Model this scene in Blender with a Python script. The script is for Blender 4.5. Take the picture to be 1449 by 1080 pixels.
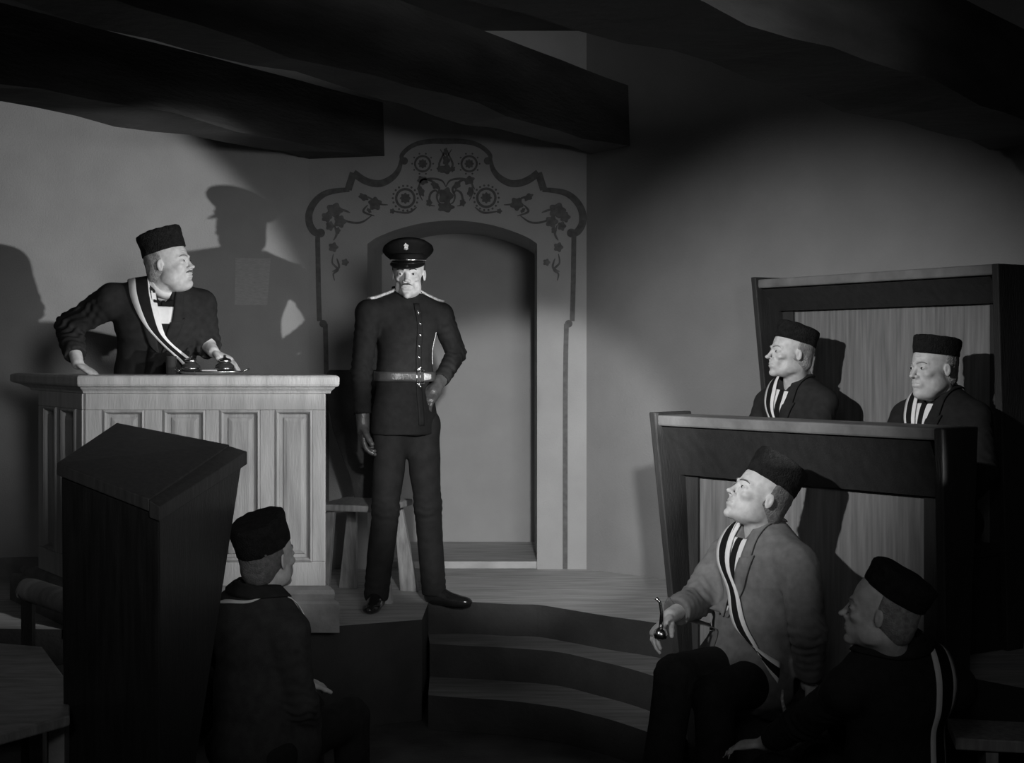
import bpy, bmesh, math, random
import numpy as np
from mathutils import Vector, Matrix
from mathutils.bvhtree import BVHTree
random.seed(4)
for o in list(bpy.data.objects): bpy.data.objects.remove(o)
SC = bpy.context.scene
COL = SC.collection
V = Vector
# ---------------------------------------------------------------- camera
F = 2000.0; HC = 1.74; HOR = 500.0
cam = bpy.data.cameras.new('camera'); camo = bpy.data.objects.new('camera', cam); COL.objects.link(camo)
camo.location = (0, 0, HC); camo.rotation_euler = (math.pi/2, 0, 0)
cam.sensor_width = 36; cam.sensor_fit = 'HORIZONTAL'; cam.lens = F*36/1449; cam.shift_y = -(540-HOR)/1449; cam.clip_start = .05
SC.camera = camo
def P(px, py, Y): return V(((px-724.5)*Y/F, Y, HC+(HOR-py)*Y/F))
# ---------------------------------------------------------------- world, light, exposure
w = bpy.data.worlds.new('world'); SC.world = w; w.use_nodes = True
w.node_tree.nodes['Background'].inputs[0].default_value = (.02, .02, .02, 1)
w.node_tree.nodes['Background'].inputs[1].default_value = .35
SC.view_settings.view_transform = 'Standard'; SC.view_settings.look = 'None'
SC.view_settings.exposure = 0; SC.view_settings.gamma = 1; SC.view_settings.use_curve_mapping = False
def spot(name, loc, tgt, energy, cone, blend, rad):
    l = bpy.data.lights.new(name, 'SPOT'); l.energy = energy; l.spot_size = math.radians(cone)
    l.spot_blend = blend; l.shadow_soft_size = rad
    o = bpy.data.objects.new(name, l); COL.objects.link(o); o.location = loc
    o.rotation_euler = (V(tgt)-V(loc)).to_track_quat('-Z', 'Y').to_euler(); return o
spot('stage_lamp_low_right', (3.10, 2.93, 1.04), (-2.28, 7.41, 1.72), 960, 24, .2, .03)
spot('stage_lamp_left', (-2.2, 2.0, 3.0), (1.18, 6.8, 1.32), 1000, 33, 1, .05)
spot('stage_lamp_desk', (2.6, 2.6, 2.6), (-1.30, 6.4, 1.2), 680, 17, .6, .08)
spot('stage_lamp_alcove', (.35, 1.5, 2.4), (-.02, 9.1, .84), 860, 18, .4, .06)
spot('stage_lamp_front', (1.2, -.5, 2.6), (-.95, 8.0, 1.85), 540, 31, .6, .7)
spot('added_fill_light', (-.6, -1.3, 3.3), (.3, 6.0, 1.2), 70, 75, 1, .5)  # added soft fill behind the camera, stands in for stray studio light

# ---------------------------------------------------------------- materials
def mat(name, v, rough=.7, var=.15, scale=6, bump=.0, bscale=60, metal=0, spec=.5, stretch=None, sheen=0):
    m = bpy.data.materials.new(name); m.use_nodes = True; n = m.node_tree.nodes; L = m.node_tree.links
    b = n['Principled BSDF']; b.inputs['Roughness'].default_value = rough; b.inputs['Metallic'].default_value = metal
    b.inputs['Specular IOR Level'].default_value = spec
    if sheen:
        b.inputs['Sheen Weight'].default_value = sheen; b.inputs['Sheen Roughness'].default_value = .5
    tc = n.new('ShaderNodeTexCoord'); mp = n.new('ShaderNodeMapping'); L.new(tc.outputs['Object'], mp.inputs[0])
    if stretch: mp.inputs['Scale'].default_value = stretch
    nz = n.new('ShaderNodeTexNoise'); nz.inputs['Scale'].default_value = scale; nz.inputs['Detail'].default_value = 6
    L.new(mp.outputs[0], nz.inputs['Vector'])
    r = n.new('ShaderNodeValToRGB'); L.new(nz.outputs[0], r.inputs[0])
    r.color_ramp.elements[0].position = .3; r.color_ramp.elements[1].position = .7
    a, c = v*(1-var), v*(1+var)
    r.color_ramp.elements[0].color = (a, a, a, 1); r.color_ramp.elements[1].color = (c, c, c, 1)
    L.new(r.outputs[0], b.inputs['Base Color'])
    if bump:
        nb = n.new('ShaderNodeTexNoise'); nb.inputs['Scale'].default_value = bscale; nb.inputs['Detail'].default_value = 4
        L.new(mp.outputs[0], nb.inputs['Vector'])
        bp = n.new('ShaderNodeBump'); bp.inputs['Strength'].default_value = bump; bp.inputs['Distance'].default_value = .01
        L.new(nb.outputs[0], bp.inputs['Height']); L.new(bp.outputs[0], b.inputs['Normal'])
    return m
M = dict(
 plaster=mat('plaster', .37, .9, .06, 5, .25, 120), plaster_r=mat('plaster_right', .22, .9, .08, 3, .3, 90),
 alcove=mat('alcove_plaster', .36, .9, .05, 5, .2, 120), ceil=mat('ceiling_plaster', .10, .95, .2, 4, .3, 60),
 beam=mat('beam_wood', .06, .8, .45, 5, .8, 40, stretch=(.35, .35, 1.6)),
 paint=mat('ornament_paint', .12, .9, .25, 30), paint2=mat('ornament_paint_pale', .15, .9, .25, 30),
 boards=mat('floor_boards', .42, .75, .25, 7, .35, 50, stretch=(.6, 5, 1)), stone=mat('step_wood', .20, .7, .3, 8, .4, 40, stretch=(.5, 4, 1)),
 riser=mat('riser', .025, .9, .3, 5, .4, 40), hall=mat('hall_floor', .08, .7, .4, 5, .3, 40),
 desk=mat('desk_wood', .42, .55, .16, 7, .25, 40, stretch=(3, 3, .5)), panel=mat('desk_panel', .36, .55, .2, 8, .25, 40, stretch=(3, 3, .4)),
 deskdark=mat('desk_dark', .17, .6, .3, 8, .3, 40),
 box=mat('box_wood', .026, .65, .25, 9, .3, 60, stretch=(4, 4, .4)), board=mat('board_wood', .17, .6, .3, 9, .25, 60, stretch=(6, 6, .35)),
 rail=mat('rail_wood', .17, .5, .25, 9, .2, 40), pew=mat('pew_wood', .030, .32, .3, 9, .2, 60, stretch=(6, 6, .5)),
 lid=mat('lid_wood', .075, .5, .25, 9, .2, 60, stretch=(6, 6, .5)), chair=mat('chair_wood', .035, .5, .3, 9, .2, 60), chairl=mat('chair_leg_wood', .30, .6, .3, 12, .2, 60, stretch=(4, 4, .5)),
 skin=mat('skin', .56, .55, .16, 40, .12, 220), skind=mat('skin_shade', .40, .55, .12, 40, .12, 220),
 suit=mat('suit', .026, .85, .2, 30, .3, 500, spec=.15), suit2=mat('suit_dark', .020, .85, .2, 30, .3, 500, spec=.15),
 uni=mat('uniform', .018, .8, .2, 30, .3, 500, spec=.15), trou=mat('uniform_trousers', .020, .8, .2, 20, .25, 500, spec=.15),
 coat=mat('grey_coat', .20, .9, .18, 30, .4, 500, spec=.15), vest=mat('grey_waistcoat', .13, .9, .18, 30, .4, 500),
 coatm=mat('brown_coat', .05, .9, .2, 30, .4, 500, spec=.15),
 fur=mat('hat_fur', .014, .9, .4, 50, 1.0, 160, spec=.2), hair=mat('hair', .16, .8, .35, 60, .8, 200), hairw=mat('hair_grey', .30, .8, .35, 60, .8, 200),
 hairk=mat('hair_dark', .03, .6, .35, 60, .8, 200),
 white=mat('white_cloth', .80, .8, .05, 40, .15, 300), black=mat('black_cloth', .012, .8, .2, 40, spec=.15), felt=mat('cap_cloth', .008, .75, .3, 30, .2, 300, spec=.15),
 glove=mat('glove_leather', .07, .3, .3, 30, .3, 120), patent=mat('patent_leather', .015, .12, .1, 10), leather=mat('leather', .03, .35, .2, 30, .2, 100), belt=mat('belt_leather', .06, .35, .2, 30, .2, 100),
 metal=mat('metal', .75, .22, .1, 20, metal=1), braid=mat('braid', .72, .45, .3, 90, .6, 200, metal=.4), eye=mat('eye_white', .5, .3, .05, 10), iris=mat('iris', .02, .2, .1, 10),
 glassy=mat('glazed_pot', .035, .1, .3, 15), paper=mat('paper', .7, .8, .05, 20), notice=mat('old_paper', .44, .9, .12, 40, stretch=(1, 1, 6)),
 table=mat('table_wood', .42, .45, .35, 7, .3, 40, stretch=(1, 4, 1)),
)

# ---------------------------------------------------------------- object helpers
def link(name, me, m=None, parent=None, smooth=False):
    if isinstance(me, bmesh.types.BMesh):
        bm = me; me = bpy.data.meshes.new(name); bmesh.ops.recalc_face_normals(bm, faces=bm.faces[:]); bm.to_mesh(me); bm.free()
    o = bpy.data.objects.new(name, me); COL.objects.link(o)
    if m:
        for k in (m if isinstance(m, (list, tuple)) else [m]): me.materials.append(M[k])
    if smooth: me.polygons.foreach_set('use_smooth', [True]*len(me.polygons))
    if parent: o.parent = parent; o.matrix_parent_inverse = parent.matrix_world.inverted() if False else Matrix.Translation(-parent.location)
    return o
def empty(name, loc, label, cat, group=None):
    o = bpy.data.objects.new(name, None); COL.objects.link(o); o.location = loc; o.empty_display_size = .1
    return tag(o, label, cat, group)
def tag(o, label, cat, group=None):
    o['label'] = label; o['category'] = cat
    if group: o['group'] = group
    return o
def struct(o): o['kind'] = 'structure'; return o
def prism(bm, pts, z0, z1):
    """pts: list of (x,y) or Vector xy"""
    a = [bm.verts.new((p[0], p[1], z0)) for p in pts]; b = [bm.verts.new((p[0], p[1], z1)) for p in pts]
    n = len(pts); bm.faces.new(a[::-1]); bm.faces.new(b)
    for i in range(n): bm.faces.new((a[i], a[(i+1) % n], b[(i+1) % n], b[i]))
def hexa(bm, q0, q1):
    """two 4-point loops"""
    a = [bm.verts.new(p) for p in q0]; b = [bm.verts.new(p) for p in q1]
    bm.faces.new(a[::-1]); bm.faces.new(b)
    for i in range(len(a)): bm.faces.new((a[i], a[(i+1) % len(a)], b[(i+1) % len(a)], b[i]))
def obox(bm, o, ax, ay, az, lo, hi):
    """oriented box; o origin, axes, lo/hi local"""
    f = lambda x, y, z: o+ax*x+ay*y+az*z
    hexa(bm, [f(lo[0], lo[1], lo[2]), f(hi[0], lo[1], lo[2]), f(hi[0], hi[1], lo[2]), f(lo[0], hi[1], lo[2])],
         [f(lo[0], lo[1], hi[2]), f(hi[0], lo[1], hi[2]), f(hi[0], hi[1], hi[2]), f(lo[0], hi[1], hi[2])])
def bevel(o, w=.004, s=2):
    m = o.modifiers.new('bevel', 'BEVEL'); m.width = w; m.segments = s; m.limit_method = 'ANGLE'; return o
def lathe(bm, c, prof, n=40, sx=1, sy=1, R=None):
    rings = []
    for r, z in prof:
        rings.append([bm.verts.new(c+((R or Matrix.Identity(3)) @ V((r*sx*math.cos(2*math.pi*i/n), r*sy*math.sin(2*math.pi*i/n), z)))) for i in range(n)])
    for a, b in zip(rings, rings[1:]):
        for i in range(n): bm.faces.new((a[i], a[(i+1) % n], b[(i+1) % n], b[i]))
    bm.faces.new(rings[0][::-1]); bm.faces.new(rings[-1])
    return rings
def tube(bm, pts, r, n=8):
    rings = []
    for i, p in enumerate(pts):
        d = (pts[min(i+1, len(pts)-1)]-pts[max(i-1, 0)]).normalized()
        s = d.orthogonal().normalized() if i == 0 else (s-d*s.dot(d)).normalized()
        t = d.cross(s); rr = r[i] if isinstance(r, (list, tuple)) else r
        rings.append([bm.verts.new(p+s*rr*math.cos(2*math.pi*k/n)+t*rr*math.sin(2*math.pi*k/n)) for k in range(n)])
    for a, b in zip(rings, rings[1:]):
        for k in range(n): bm.faces.new((a[k], a[(k+1) % n], b[(k+1) % n], b[k]))
    bm.faces.new(rings[0][::-1]); bm.faces.new(rings[-1])
def catmull(pts, n=8):
    out = []; q = [pts[0]]+list(pts)+[pts[-1]]
    for i in range(1, len(q)-2):
        for k in range(n):
            t = k/n; a, b, c, d = q[i-1], q[i], q[i+1], q[i+2]
            out.append(.5*((2*b)+(c-a)*t+(2*a-5*b+4*c-d)*t*t+(3*b-a-3*c+d)*t**3))
    out.append(pts[-1]); return out

# ================================================================ THE ROOM
YB = 8.24
ZP = .48
XL, XR = P(437, 0, YB).x, P(830, 0, YB).x
LD = V((-.985, -.172, 0)); RD = V((.766, -.643, 0))
# floors
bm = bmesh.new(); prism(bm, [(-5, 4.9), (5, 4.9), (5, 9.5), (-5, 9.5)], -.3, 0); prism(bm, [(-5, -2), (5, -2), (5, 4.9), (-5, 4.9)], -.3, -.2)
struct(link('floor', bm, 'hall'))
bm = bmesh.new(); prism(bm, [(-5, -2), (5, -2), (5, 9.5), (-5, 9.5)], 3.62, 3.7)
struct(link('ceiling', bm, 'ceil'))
# walls
def wall(name, a, b, z0, z1, th, m, side):
    d = (b-a).normalized(); n = V((-d.y, d.x, 0))*side
    bm = bmesh.new(); q = [a, b, b+n*th, a+n*th]; prism(bm, q, z0, z1); return struct(link(name, bm, m))
A = V((XL, YB, 0)); Bc = V((XR, YB, 0))
wall('wall_left', A, A+LD*4.2, 0, 3.62, .12, 'plaster', -1)
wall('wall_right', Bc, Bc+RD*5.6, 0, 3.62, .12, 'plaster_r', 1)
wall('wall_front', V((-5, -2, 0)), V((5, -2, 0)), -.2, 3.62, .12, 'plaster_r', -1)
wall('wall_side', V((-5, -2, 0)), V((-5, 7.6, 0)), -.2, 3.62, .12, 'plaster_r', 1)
wall('lamp_flag', V((1.35, 3.15, 0)), V((2.5, 4.35, 0)), -.2, 1.18, .06, 'beam', 1)  # added out of view: blocks the low right lamp from the front men
# back wall with arched doorway
x0, x1 = P(520, 0, YB).x, P(760, 0, YB).x
def zz(y): return HC+(HOR-y)*YB/F
arch = [P(520+(760-520)*t, 0, YB).x for t in [i/24 for i in range(25)]]
def archz(t):   # low segmental arch
    return zz(345-33*math.sin(math.pi*t)**.75) if 0 < t < 1 else zz(345)
bm = bmesh.new(); YK = YB+.91
ring = [(x0, ZP)]+[(x, archz(i/24)) for i, x in enumerate(arch)]+[(x1, ZP)]
outer_l, outer_r, top = XL, XR, 3.62
def wallslice(bm, xa, xb, za0, zb0, za1, zb1, y0, y1):
    hexa(bm, [V((xa, y0, za0)), V((xb, y0, zb0)), V((xb, y0, zb1)), V((xa, y0, za1))], [V((xa, y1, za0)), V((xb, y1, zb0)), V((xb, y1, zb1)), V((xa, y1, za1))])
wallslice(bm, XL, x0, 0, 0, top, top, YB, YK); wallslice(bm, x1, XR, 0, 0, top, top, YB, YK)
for i in range(24): wallslice(bm, arch[i], arch[i+1], archz(i/24), archz((i+1)/24), top, top, YB, YK)
bmesh.ops.remove_doubles(bm, verts=bm.verts[:], dist=1e-5)
fs = {}
for f in bm.faces: fs.setdefault(tuple(sorted(v.index for v in f.verts)), []).append(f)
bm.verts.index_update(); fs = {}
for f in bm.faces: fs.setdefault(tuple(sorted(v.index for v in f.verts)), []).append(f)
bmesh.ops.delete(bm, geom=[f for l in fs.values() if len(l) > 1 for f in l], context='FACES_ONLY')
wb = struct(link('wall_back', bm, 'plaster'))
bm = bmesh.new(); prism(bm, [(XL, YK), (XR, YK), (XR, YK+.1), (XL, YK+.1)], 0, 3.6); struct(link('wall_alcove', bm, 'alcove'))
bm = bmesh.new(); prism(bm, [(x0, YB+.04), (x1, YB+.04), (x1, YK), (x0, YK)], ZP, ZP+.04); struct(link('trim_1', bm, 'boards'))
bm = bmesh.new(); n = V((-LD.y, LD.x, 0)); n = n if n.y < 0 else -n
prism(bm, [A+LD*.02+n*.002, A+LD*4.1+n*.002, A+LD*4.1+n*.025, A+LD*.02+n*.025], ZP, ZP+.11); struct(link('baseboard_left', bm, 'deskdark'))

# painted surround on the back wall -------------------------------------------------
def W(cx, cy):    # photo measurement of the flat back wall -> point on that wall
    p = P(420+cx/3.177, 180+cy/3.177, YB); return V((p.x, p.z, 0))
YO = [0]
def yo():
    YO[0] = (YO[0]+1) % 14; return YB-.0018-.0004*YO[0]
def band(bm, pts, w, y=None, th=.0015, closed=False):
    y = yo() if y is None else y
    L, R = [], []
    n = len(pts)
    for i, p in enumerate(pts):
        a = pts[i-1] if (i or closed) else p; b = pts[(i+1) % n] if (i < n-1 or closed) else p
        d = (b-a).normalized(); nn = V((-d.y, d.x, 0)); ww = (w[i] if isinstance(w, list) else w)/2
        L.append(p+nn*ww); R.append(p-nn*ww)
    va = [[bm.verts.new((q.x, yy, q.y)) for q in S] for S in (L, R) for yy in (y-th, y)]
    m = n if closed else n-1
    for i in range(m):
        j = (i+1) % n
        for s, t in ((0, 2), (2, 3), (3, 1), (1, 0)):
            bm.faces.new((va[s][i], va[s][j], va[t][j], va[t][i]))
def disc(bm, c, r, y=None, th=.0015, n=18, sx=1, sy=1, rot=0, petals=0, pa=.2):
    y = yo(); p = []
    for i in range(n):
        a = 2*math.pi*i/n; rr = r*(1+(pa*math.cos(petals*a) if petals else 0))
        x, z = rr*math.cos(a)*sx, rr*math.sin(a)*sy
        p.append((c.x+x*math.cos(rot)-z*math.sin(rot), c.y+x*math.sin(rot)+z*math.cos(rot)))
    hexa(bm, [V((a, y, b)) for a, b in p], [V((a, y-th, b)) for a, b in p])
def mirror(pts): return [(1341-x, y) for x, y in pts]
half = [
 ([(670, 64), (730, 64), (790, 72), (835, 92), (868, 125), (866, 150)], .028, .020),
 ([(870, 140), (882, 190), (915, 230), (968, 254), (1030, 243), (1086, 206)], .014, .034),
 ([(1086, 206), (1110, 282)], .034, .034),
 ([(1104, 282), (1160, 286), (1215, 300), (1258, 335), (1284, 385), (1283, 435), (1262, 470), (1240, 478)], .02, .034),
 ([(1246, 490), (1243, 700), (1238, 872)], .022, .022),
 ([(1212, 885), (1207, 1200), (1206, 1985)], .022, .022)]
bm = bmesh.new()
for pts, wa, wz in half:
    for q in (pts, mirror(pts)):
        c = catmull([W(*p) for p in q], 6); N = len(c)
        band(bm, c, [1.25*(wa+(wz-wa)*math.sin(math.pi*.5*min(1, i/(N-1)*1.4))) for i in range(N)])
for cx, cy, r in ((858, 152, 17), (1234, 476, 20), (1222, 884, 17)):
    for q in ((cx, cy), (1341-cx, cy)): disc(bm, W(*q), r*YB/F/3.177)
link('painted_border', bm, 'paint', wb)
def flower(cx, cy, R, rays):
    bm = bmesh.new(); k = YB/F/3.177; c = W(cx, cy)
    disc(bm, c, R*k*.45, petals=8, pa=.15, n=32)
    ring = [c+V((math.cos(a), math.sin(a), 0))*R*k*.82 for a in [2*math.pi*i/28 for i in range(28)]]
    band(bm, ring, R*k*.22, closed=True)
    for i in range(rays):
        a = 2*math.pi*i/rays; disc(bm, c+V((math.cos(a), math.sin(a), 0))*R*k*1.12, R*k*.10, n=8)
    link('painted_flower', bm, 'paint', wb)
for a in ((566, 165, 42, 10), (775, 165, 42, 10), (488, 320, 50, 18), (852, 318, 50, 18)): flower(*a)
def vine(paths, blobs, m='paint2'):
    bm = bmesh.new(); k = YB/F/3.177
    for p in paths:
        c = catmull([W(*q) for q in p], 6); N = len(c); band(bm, c, [.004+.009*math.sin(math.pi*i/(N-1)) for i in range(N)])
    for i, (x, y, r, sx, rot) in enumerate(blobs): disc(bm, W(x, y), r*k, sx=sx, rot=rot, petals=5, pa=.16, n=30)
    link('painted_vine', bm, m, wb)
def both(p): return [p, mirror(p)]
def bb(l): return l+[(1341-x, y, r, s, -t) for x, y, r, s, t in l]
vine(both([(670, 350), (640, 340), (630, 310), (640, 275), (600, 240), (560, 240), (550, 290), (565, 330)]) + both([(670, 270), (690, 240), (740, 232), (780, 245), (800, 280)]) +
     both([(720, 355), (745, 345), (740, 300), (715, 285), (705, 310)]), [(670, 310, 36, .85, 0), (670, 360, 22, 1.6, 0)]+bb([(560, 290, 22, .6, .3), (595, 340, 16, .8, 0), (775, 240, 18, 1.3, .4), (720, 262, 14, 1.4, .8)]), 'paint')
vine(both([(645, 100), (670, 150), (660, 200), (640, 170), (655, 130), (670, 95)]), [(670, 110, 16, .6, 0), (672, 150, 22, .7, 0), (670, 190, 20, 1.4, 0), (640, 190, 13, .7, .5), (702, 190, 13, .7, -.5)], 'paint')
vine(both([(430, 378), (500, 385), (540, 360)])+both([(410, 350), (370, 345), (330, 320), (290, 305)])+both([(350, 400), (300, 380), (320, 350)])+both([(340, 395), (290, 428), (230, 425), (190, 400)]),
     bb([(352, 345, 28, 1, .3), (300, 315, 14, 1.6, -.5), (430, 378, 11, 1, 0), (325, 375, 13, .6, .7)]), 'paint')
vine(both([(170, 440), (180, 480), (165, 510)])+both([(240, 385), (215, 375), (190, 370)])+both([(165, 570), (160, 610), (185, 640), (165, 660), (170, 690)])+both([(180, 590), (190, 630), (160, 650)]),
     bb([(170, 375, 32, 1.1, 0), (135, 405, 22, 1, 0), (195, 425, 26, 1, 0), (150, 445, 20, .9, 0), (185, 465, 14, .8, 0), (165, 540, 20, 1, 0), (218, 608, 15, 1, 0)]), 'paint2')

# beams --------------------------------------------------------------------
def beam(name, far, near, d, length, h, ends=None):
    """far/near: lower corner points at the wall end; d: direction towards the wall"""
    bm = bmesh.new(); n = 26; rings = []
    for i in range(n+1):
        t = length*i/n; rr = []
        for j, (p, dz) in enumerate(((far, 0), (near, 0), (near, h), (far, h))):
            q = p-d*t; jx = .012*math.sin(t*3.1+j*2)+.008*math.sin(t*7.7+j); rr.append(bm.verts.new((q.x+jx*.5, q.y, q.z+dz+jx*(0 if dz else 1))))
        rings.append(rr)
    for a, b in zip(rings, rings[1:]):
        for j in range(4): bm.faces.new((a[j], a[(j+1) % 4], b[(j+1) % 4], b[j]))
    bm.faces.new(rings[0]); bm.faces.new(rings[-1][::-1])
    return link(name, bm, 'beam')
d1 = V((.507, .862, 0))
Z1 = 2.865
struct(beam('beam', P(437, 225, YB-.005)*1, V((P(542, 0, YB-.005).x, YB-.005, P(437, 225, YB-.005).z)), d1, 6.5, .33)); 
e2n = P(889, 211, 7.98); e2f = V((P(836, 0, 8.19).x, 8.19, e2n.z)); struct(beam('beam', e2f, e2n, d1, 7.0, .36))
d3 = V((.635, .772, 0)); e3f = P(1400, 212, 6.66); struct(beam('beam', e3f, e3f+V((.34, -.29, 0)), d3, 6.5, .36))

# platform and steps ----------------------------------------------------------
def edge(pts, z): return [V((P(x, y, (HC-z)*F/(y-HOR)).x, (HC-z)*F/(y-HOR), 0)) for x, y in pts]
def smooth_edge(pts, z): return catmull(edge(pts, z), 6)
E0 = smooth_edge([(606, 853), (660, 852), (720, 855), (760, 856), (800, 862), (860, 872), (930, 882), (1010, 898)], ZP)
E1 = smooth_edge([(608, 911), (660, 914), (720, 917), (790, 923), (840, 934), (893, 947), (960, 968)], .32)
E2 = smooth_edge([(606, 984), (660, 988), (720, 992), (790, 1001), (830, 1010), (875, 1022), (950, 1048)], .16)
blk = edge([(300, 893), (478, 886), (597, 877)], ZP)
plat = [V((-4.9, 6.6, 0)), V((blk[0].x, blk[0].y, 0)), blk[1], blk[2]]+[V((E0[0].x-.0, E0[0].y, 0))]+E0[1:]
plat += [V((1.02, 6.35, 0)), V((2.2, 5.0, 0)), V((5, 4.95, 0)), V((5, 9.4, 0)), V((-4.9, 9.4, 0))]
def slab(pts, z0, z1): 
    bm = bmesh.new(); prism(bm, pts, z0, z1)
    bmesh.ops.recalc_face_normals(bm, faces=bm.faces[:])
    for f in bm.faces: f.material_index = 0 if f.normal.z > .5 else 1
    return bm
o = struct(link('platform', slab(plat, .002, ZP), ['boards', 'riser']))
s1 = E1+[E0[-1]+V((-.02, -.01, 0))]+[p+V((0, -.002, 0)) for p in E0[::-1]]
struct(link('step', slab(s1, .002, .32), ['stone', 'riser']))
s2 = E2+[E1[-1]]+[p+V((0, -.002, 0)) for p in E1[::-1]]
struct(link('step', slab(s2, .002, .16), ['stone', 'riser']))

# wall notice
bm = bmesh.new(); 
pn = A+LD*.33
def wl(px, py): # point on left wall for a photo direction
    r = V(((px-724.5)/F, 1, (HOR-py)/F)); t = (A.x*(-LD.y)+A.y*LD.x)/(r.x*(-LD.y)+r.y*LD.x); return V((r.x*t, t, HC+r.z*t))
q = [wl(332, 432), wl(378, 432), wl(383, 366), wl(333, 365)]
hexa(bm, [p+n*.001 for p in q], [p+n*.004 for p in q])
tag(link('wall_notice', bm, 'notice'), 'faded paper notice on the plaster wall, inside the tall shadow', 'notice')

# ================================================================ JUDGE'S DESK
def offset_poly(pts, d):
    n = len(pts); out = []
    for i in range(n):
        a, b, c = pts[i-1], pts[i], pts[(i+1) % n]
        d1_, d2_ = (b-a).normalized(), (c-b).normalized()
        n1, n2 = V((d1_.y, -d1_.x, 0)), V((d2_.y, -d2_.x, 0)); m = (n1+n2); m = m/(1+n1.dot(n2)); out.append(b+m*d)
    return out
YD = 6.42
dp = [V((P(60, 0, 6.95).x, 6.95, 0)), V((P(122, 0, YD).x, YD, 0)), V((P(461, 0, YD).x, YD, 0)), V((P(455, 0, 6.74).x-.04, 6.74, 0)), V((-2.08, 6.76, 0))]
dz0, dz1 = ZP, HC-31*YD/F
def loft(bm, base, prof):
    rings = [[bm.verts.new((p.x, p.y, z)) for p in offset_poly(base, off)] for off, z in prof]
    for a, b in zip(rings, rings[1:]):
        for i in range(len(a)): bm.faces.new((a[i], a[(i+1) % len(a)], b[(i+1) % len(a)], b[i]))
    bm.faces.new(rings[0][::-1]); bm.faces.new(rings[-1])
desk = empty('judge_desk', (dp[1]+dp[2])/2+V((0, 0, ZP)), 'tall pale panelled court desk with moulded top, the judge leaning on it', 'desk')
bm = bmesh.new(); loft(bm, dp, [(0, dz0+.20), (0, dz1-.06)]); link('body', bm, 'panel', desk)
bm = bmesh.new(); loft(bm, dp, [(.0, dz1-.085), (.018, dz1-.083), (.020, dz1-.072), (.032, dz1-.060), (.034, dz1-.055), (.046, dz1-.05), (.05, dz1-.04), (.05, dz1-.012), (.046, dz1-.004), (.038, dz1)])
bevel(link('desk_top', bm, 'desk', desk), .003)
bm = bmesh.new(); loft(bm, dp, [(.05, dz0), (.05, dz0+.13), (.045, dz0+.14), (.030, dz0+.15), (.034, dz0+.17), (.030, dz0+.19), (.012, dz0+.205), (0, dz0+.21)])
link('plinth', bm, 'deskdark', desk)
def face_frame(a, b, xs, ztop, zbot):
    """rails and stiles proud of the body between a and b, openings xs as fractions"""
    d = (b-a).normalized(); L = (b-a).length; out = V((d.y, -d.x, 0)); up = V((0, 0, 1)); o = a+V((0, 0, 0))
    th = .02; z0, z1 = dz0+.205, dz1-.084
    bm = bmesh.new()
    obox(bm, o, d, out, up, (0, .0005, ztop), (L, th, z1)); obox(bm, o, d, out, up, (0, .0005, z0), (L, th, zbot))
    e = [0]+[v for x in xs for v in x]+[L]
    for i in range(0, len(e), 2): obox(bm, o, d, out, up, (e[i], .0005, zbot), (e[i+1], th, ztop))
    bevel(link('frame', bm, 'desk', desk), .004)
    for xa, xb in xs:
        bm = bmesh.new()
        rings = []
        for ins, dep in ((0, .0005), (0, .026), (.008, .030), (.016, .022), (.020, .008), (.034, .008), (.036, .014), (.052, .018), (.055, .018)):
            rings.append([bm.verts.new(o+d*x+out*dep+up*z) for x, z in ((xa+ins, zbot+ins), (xb-ins, zbot+ins), (xb-ins, ztop-ins), (xa+ins, ztop-ins))])
        for r0, r1 in zip(rings, rings[1:]):
            for i in range(4): bm.faces.new((r0[i], r0[(i+1) % 4], r1[(i+1) % 4], r1[i]))
        bm.faces.new(rings[-1]); bm.faces.new(rings[0][::-1]); link('panel', bm, 'panel', desk)
k = YD/F; ax = 122
face_frame(dp[1], dp[2], [((a-ax)*k, (b-ax)*k) for a, b in ((148, 206), (233, 292), (313, 369), (391, 443))], HC+(HOR-580)*YD/F, HC+(HOR-794)*YD/F)
Ls = (dp[1]-dp[0]).length
face_frame(dp[0], dp[1], [(.10, Ls/2-.04), (Ls/2+.04, Ls-.08)], HC+(HOR-580)*YD/F, HC+(HOR-794)*YD/F)

# things on the desk
zt = dz1
tc = P(300, 0, 6.62); tc.z = zt+.001
bm = bmesh.new(); lathe(bm, tc, [(.10, 0), (.135, .001), (.15, .008), (.156, .016), (.150, .016), (.14, .010), (.10, .006)], 48, 1, .55)
for s in (-1, 1): tube(bm, catmull([tc+V((s*.150, -.025, .014)), tc+V((s*.172, -.015, .024)), tc+V((s*.172, .015, .024)), tc+V((s*.150, .025, .014))], 4), .003)
tag(link('tray', bm, 'metal', smooth=True), 'oval metal tray with raised rim on the judge desk top', 'tray')
def pot(px, label):
    c = P(px, 0, 6.61); c.z = zt+.0085
    o = empty('inkwell', c, label, 'inkwell', 'round inkwells on the tray')
    bm = bmesh.new(); lathe(bm, c, [(.030, 0), (.040, .004), (.046, .018), (.044, .032), (.032, .044), (.024, .048)], 32); link('jar', bm, 'glassy', o, True)
    bm = bmesh.new(); lathe(bm, c+V((0, 0, .048)), [(.027, 0), (.031, .003), (.031, .010), (.026, .017), (.010, .021), (.006, .026), (.007, .032), (.003, .035)], 32); link('lid', bm, 'metal', o, True)
    bm = bmesh.new(); lathe(bm, c+V((0, 0, .016)), [(.0462, 0), (.0475, .002), (.0475, .005), (.0462, .007)], 32); link('band', bm, 'metal', o, True)
pot(270, 'round shiny inkwell on the tray, nearest the tumbler'); pot(318, 'round shiny inkwell on the tray, beside the judge\'s resting hand')
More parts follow.
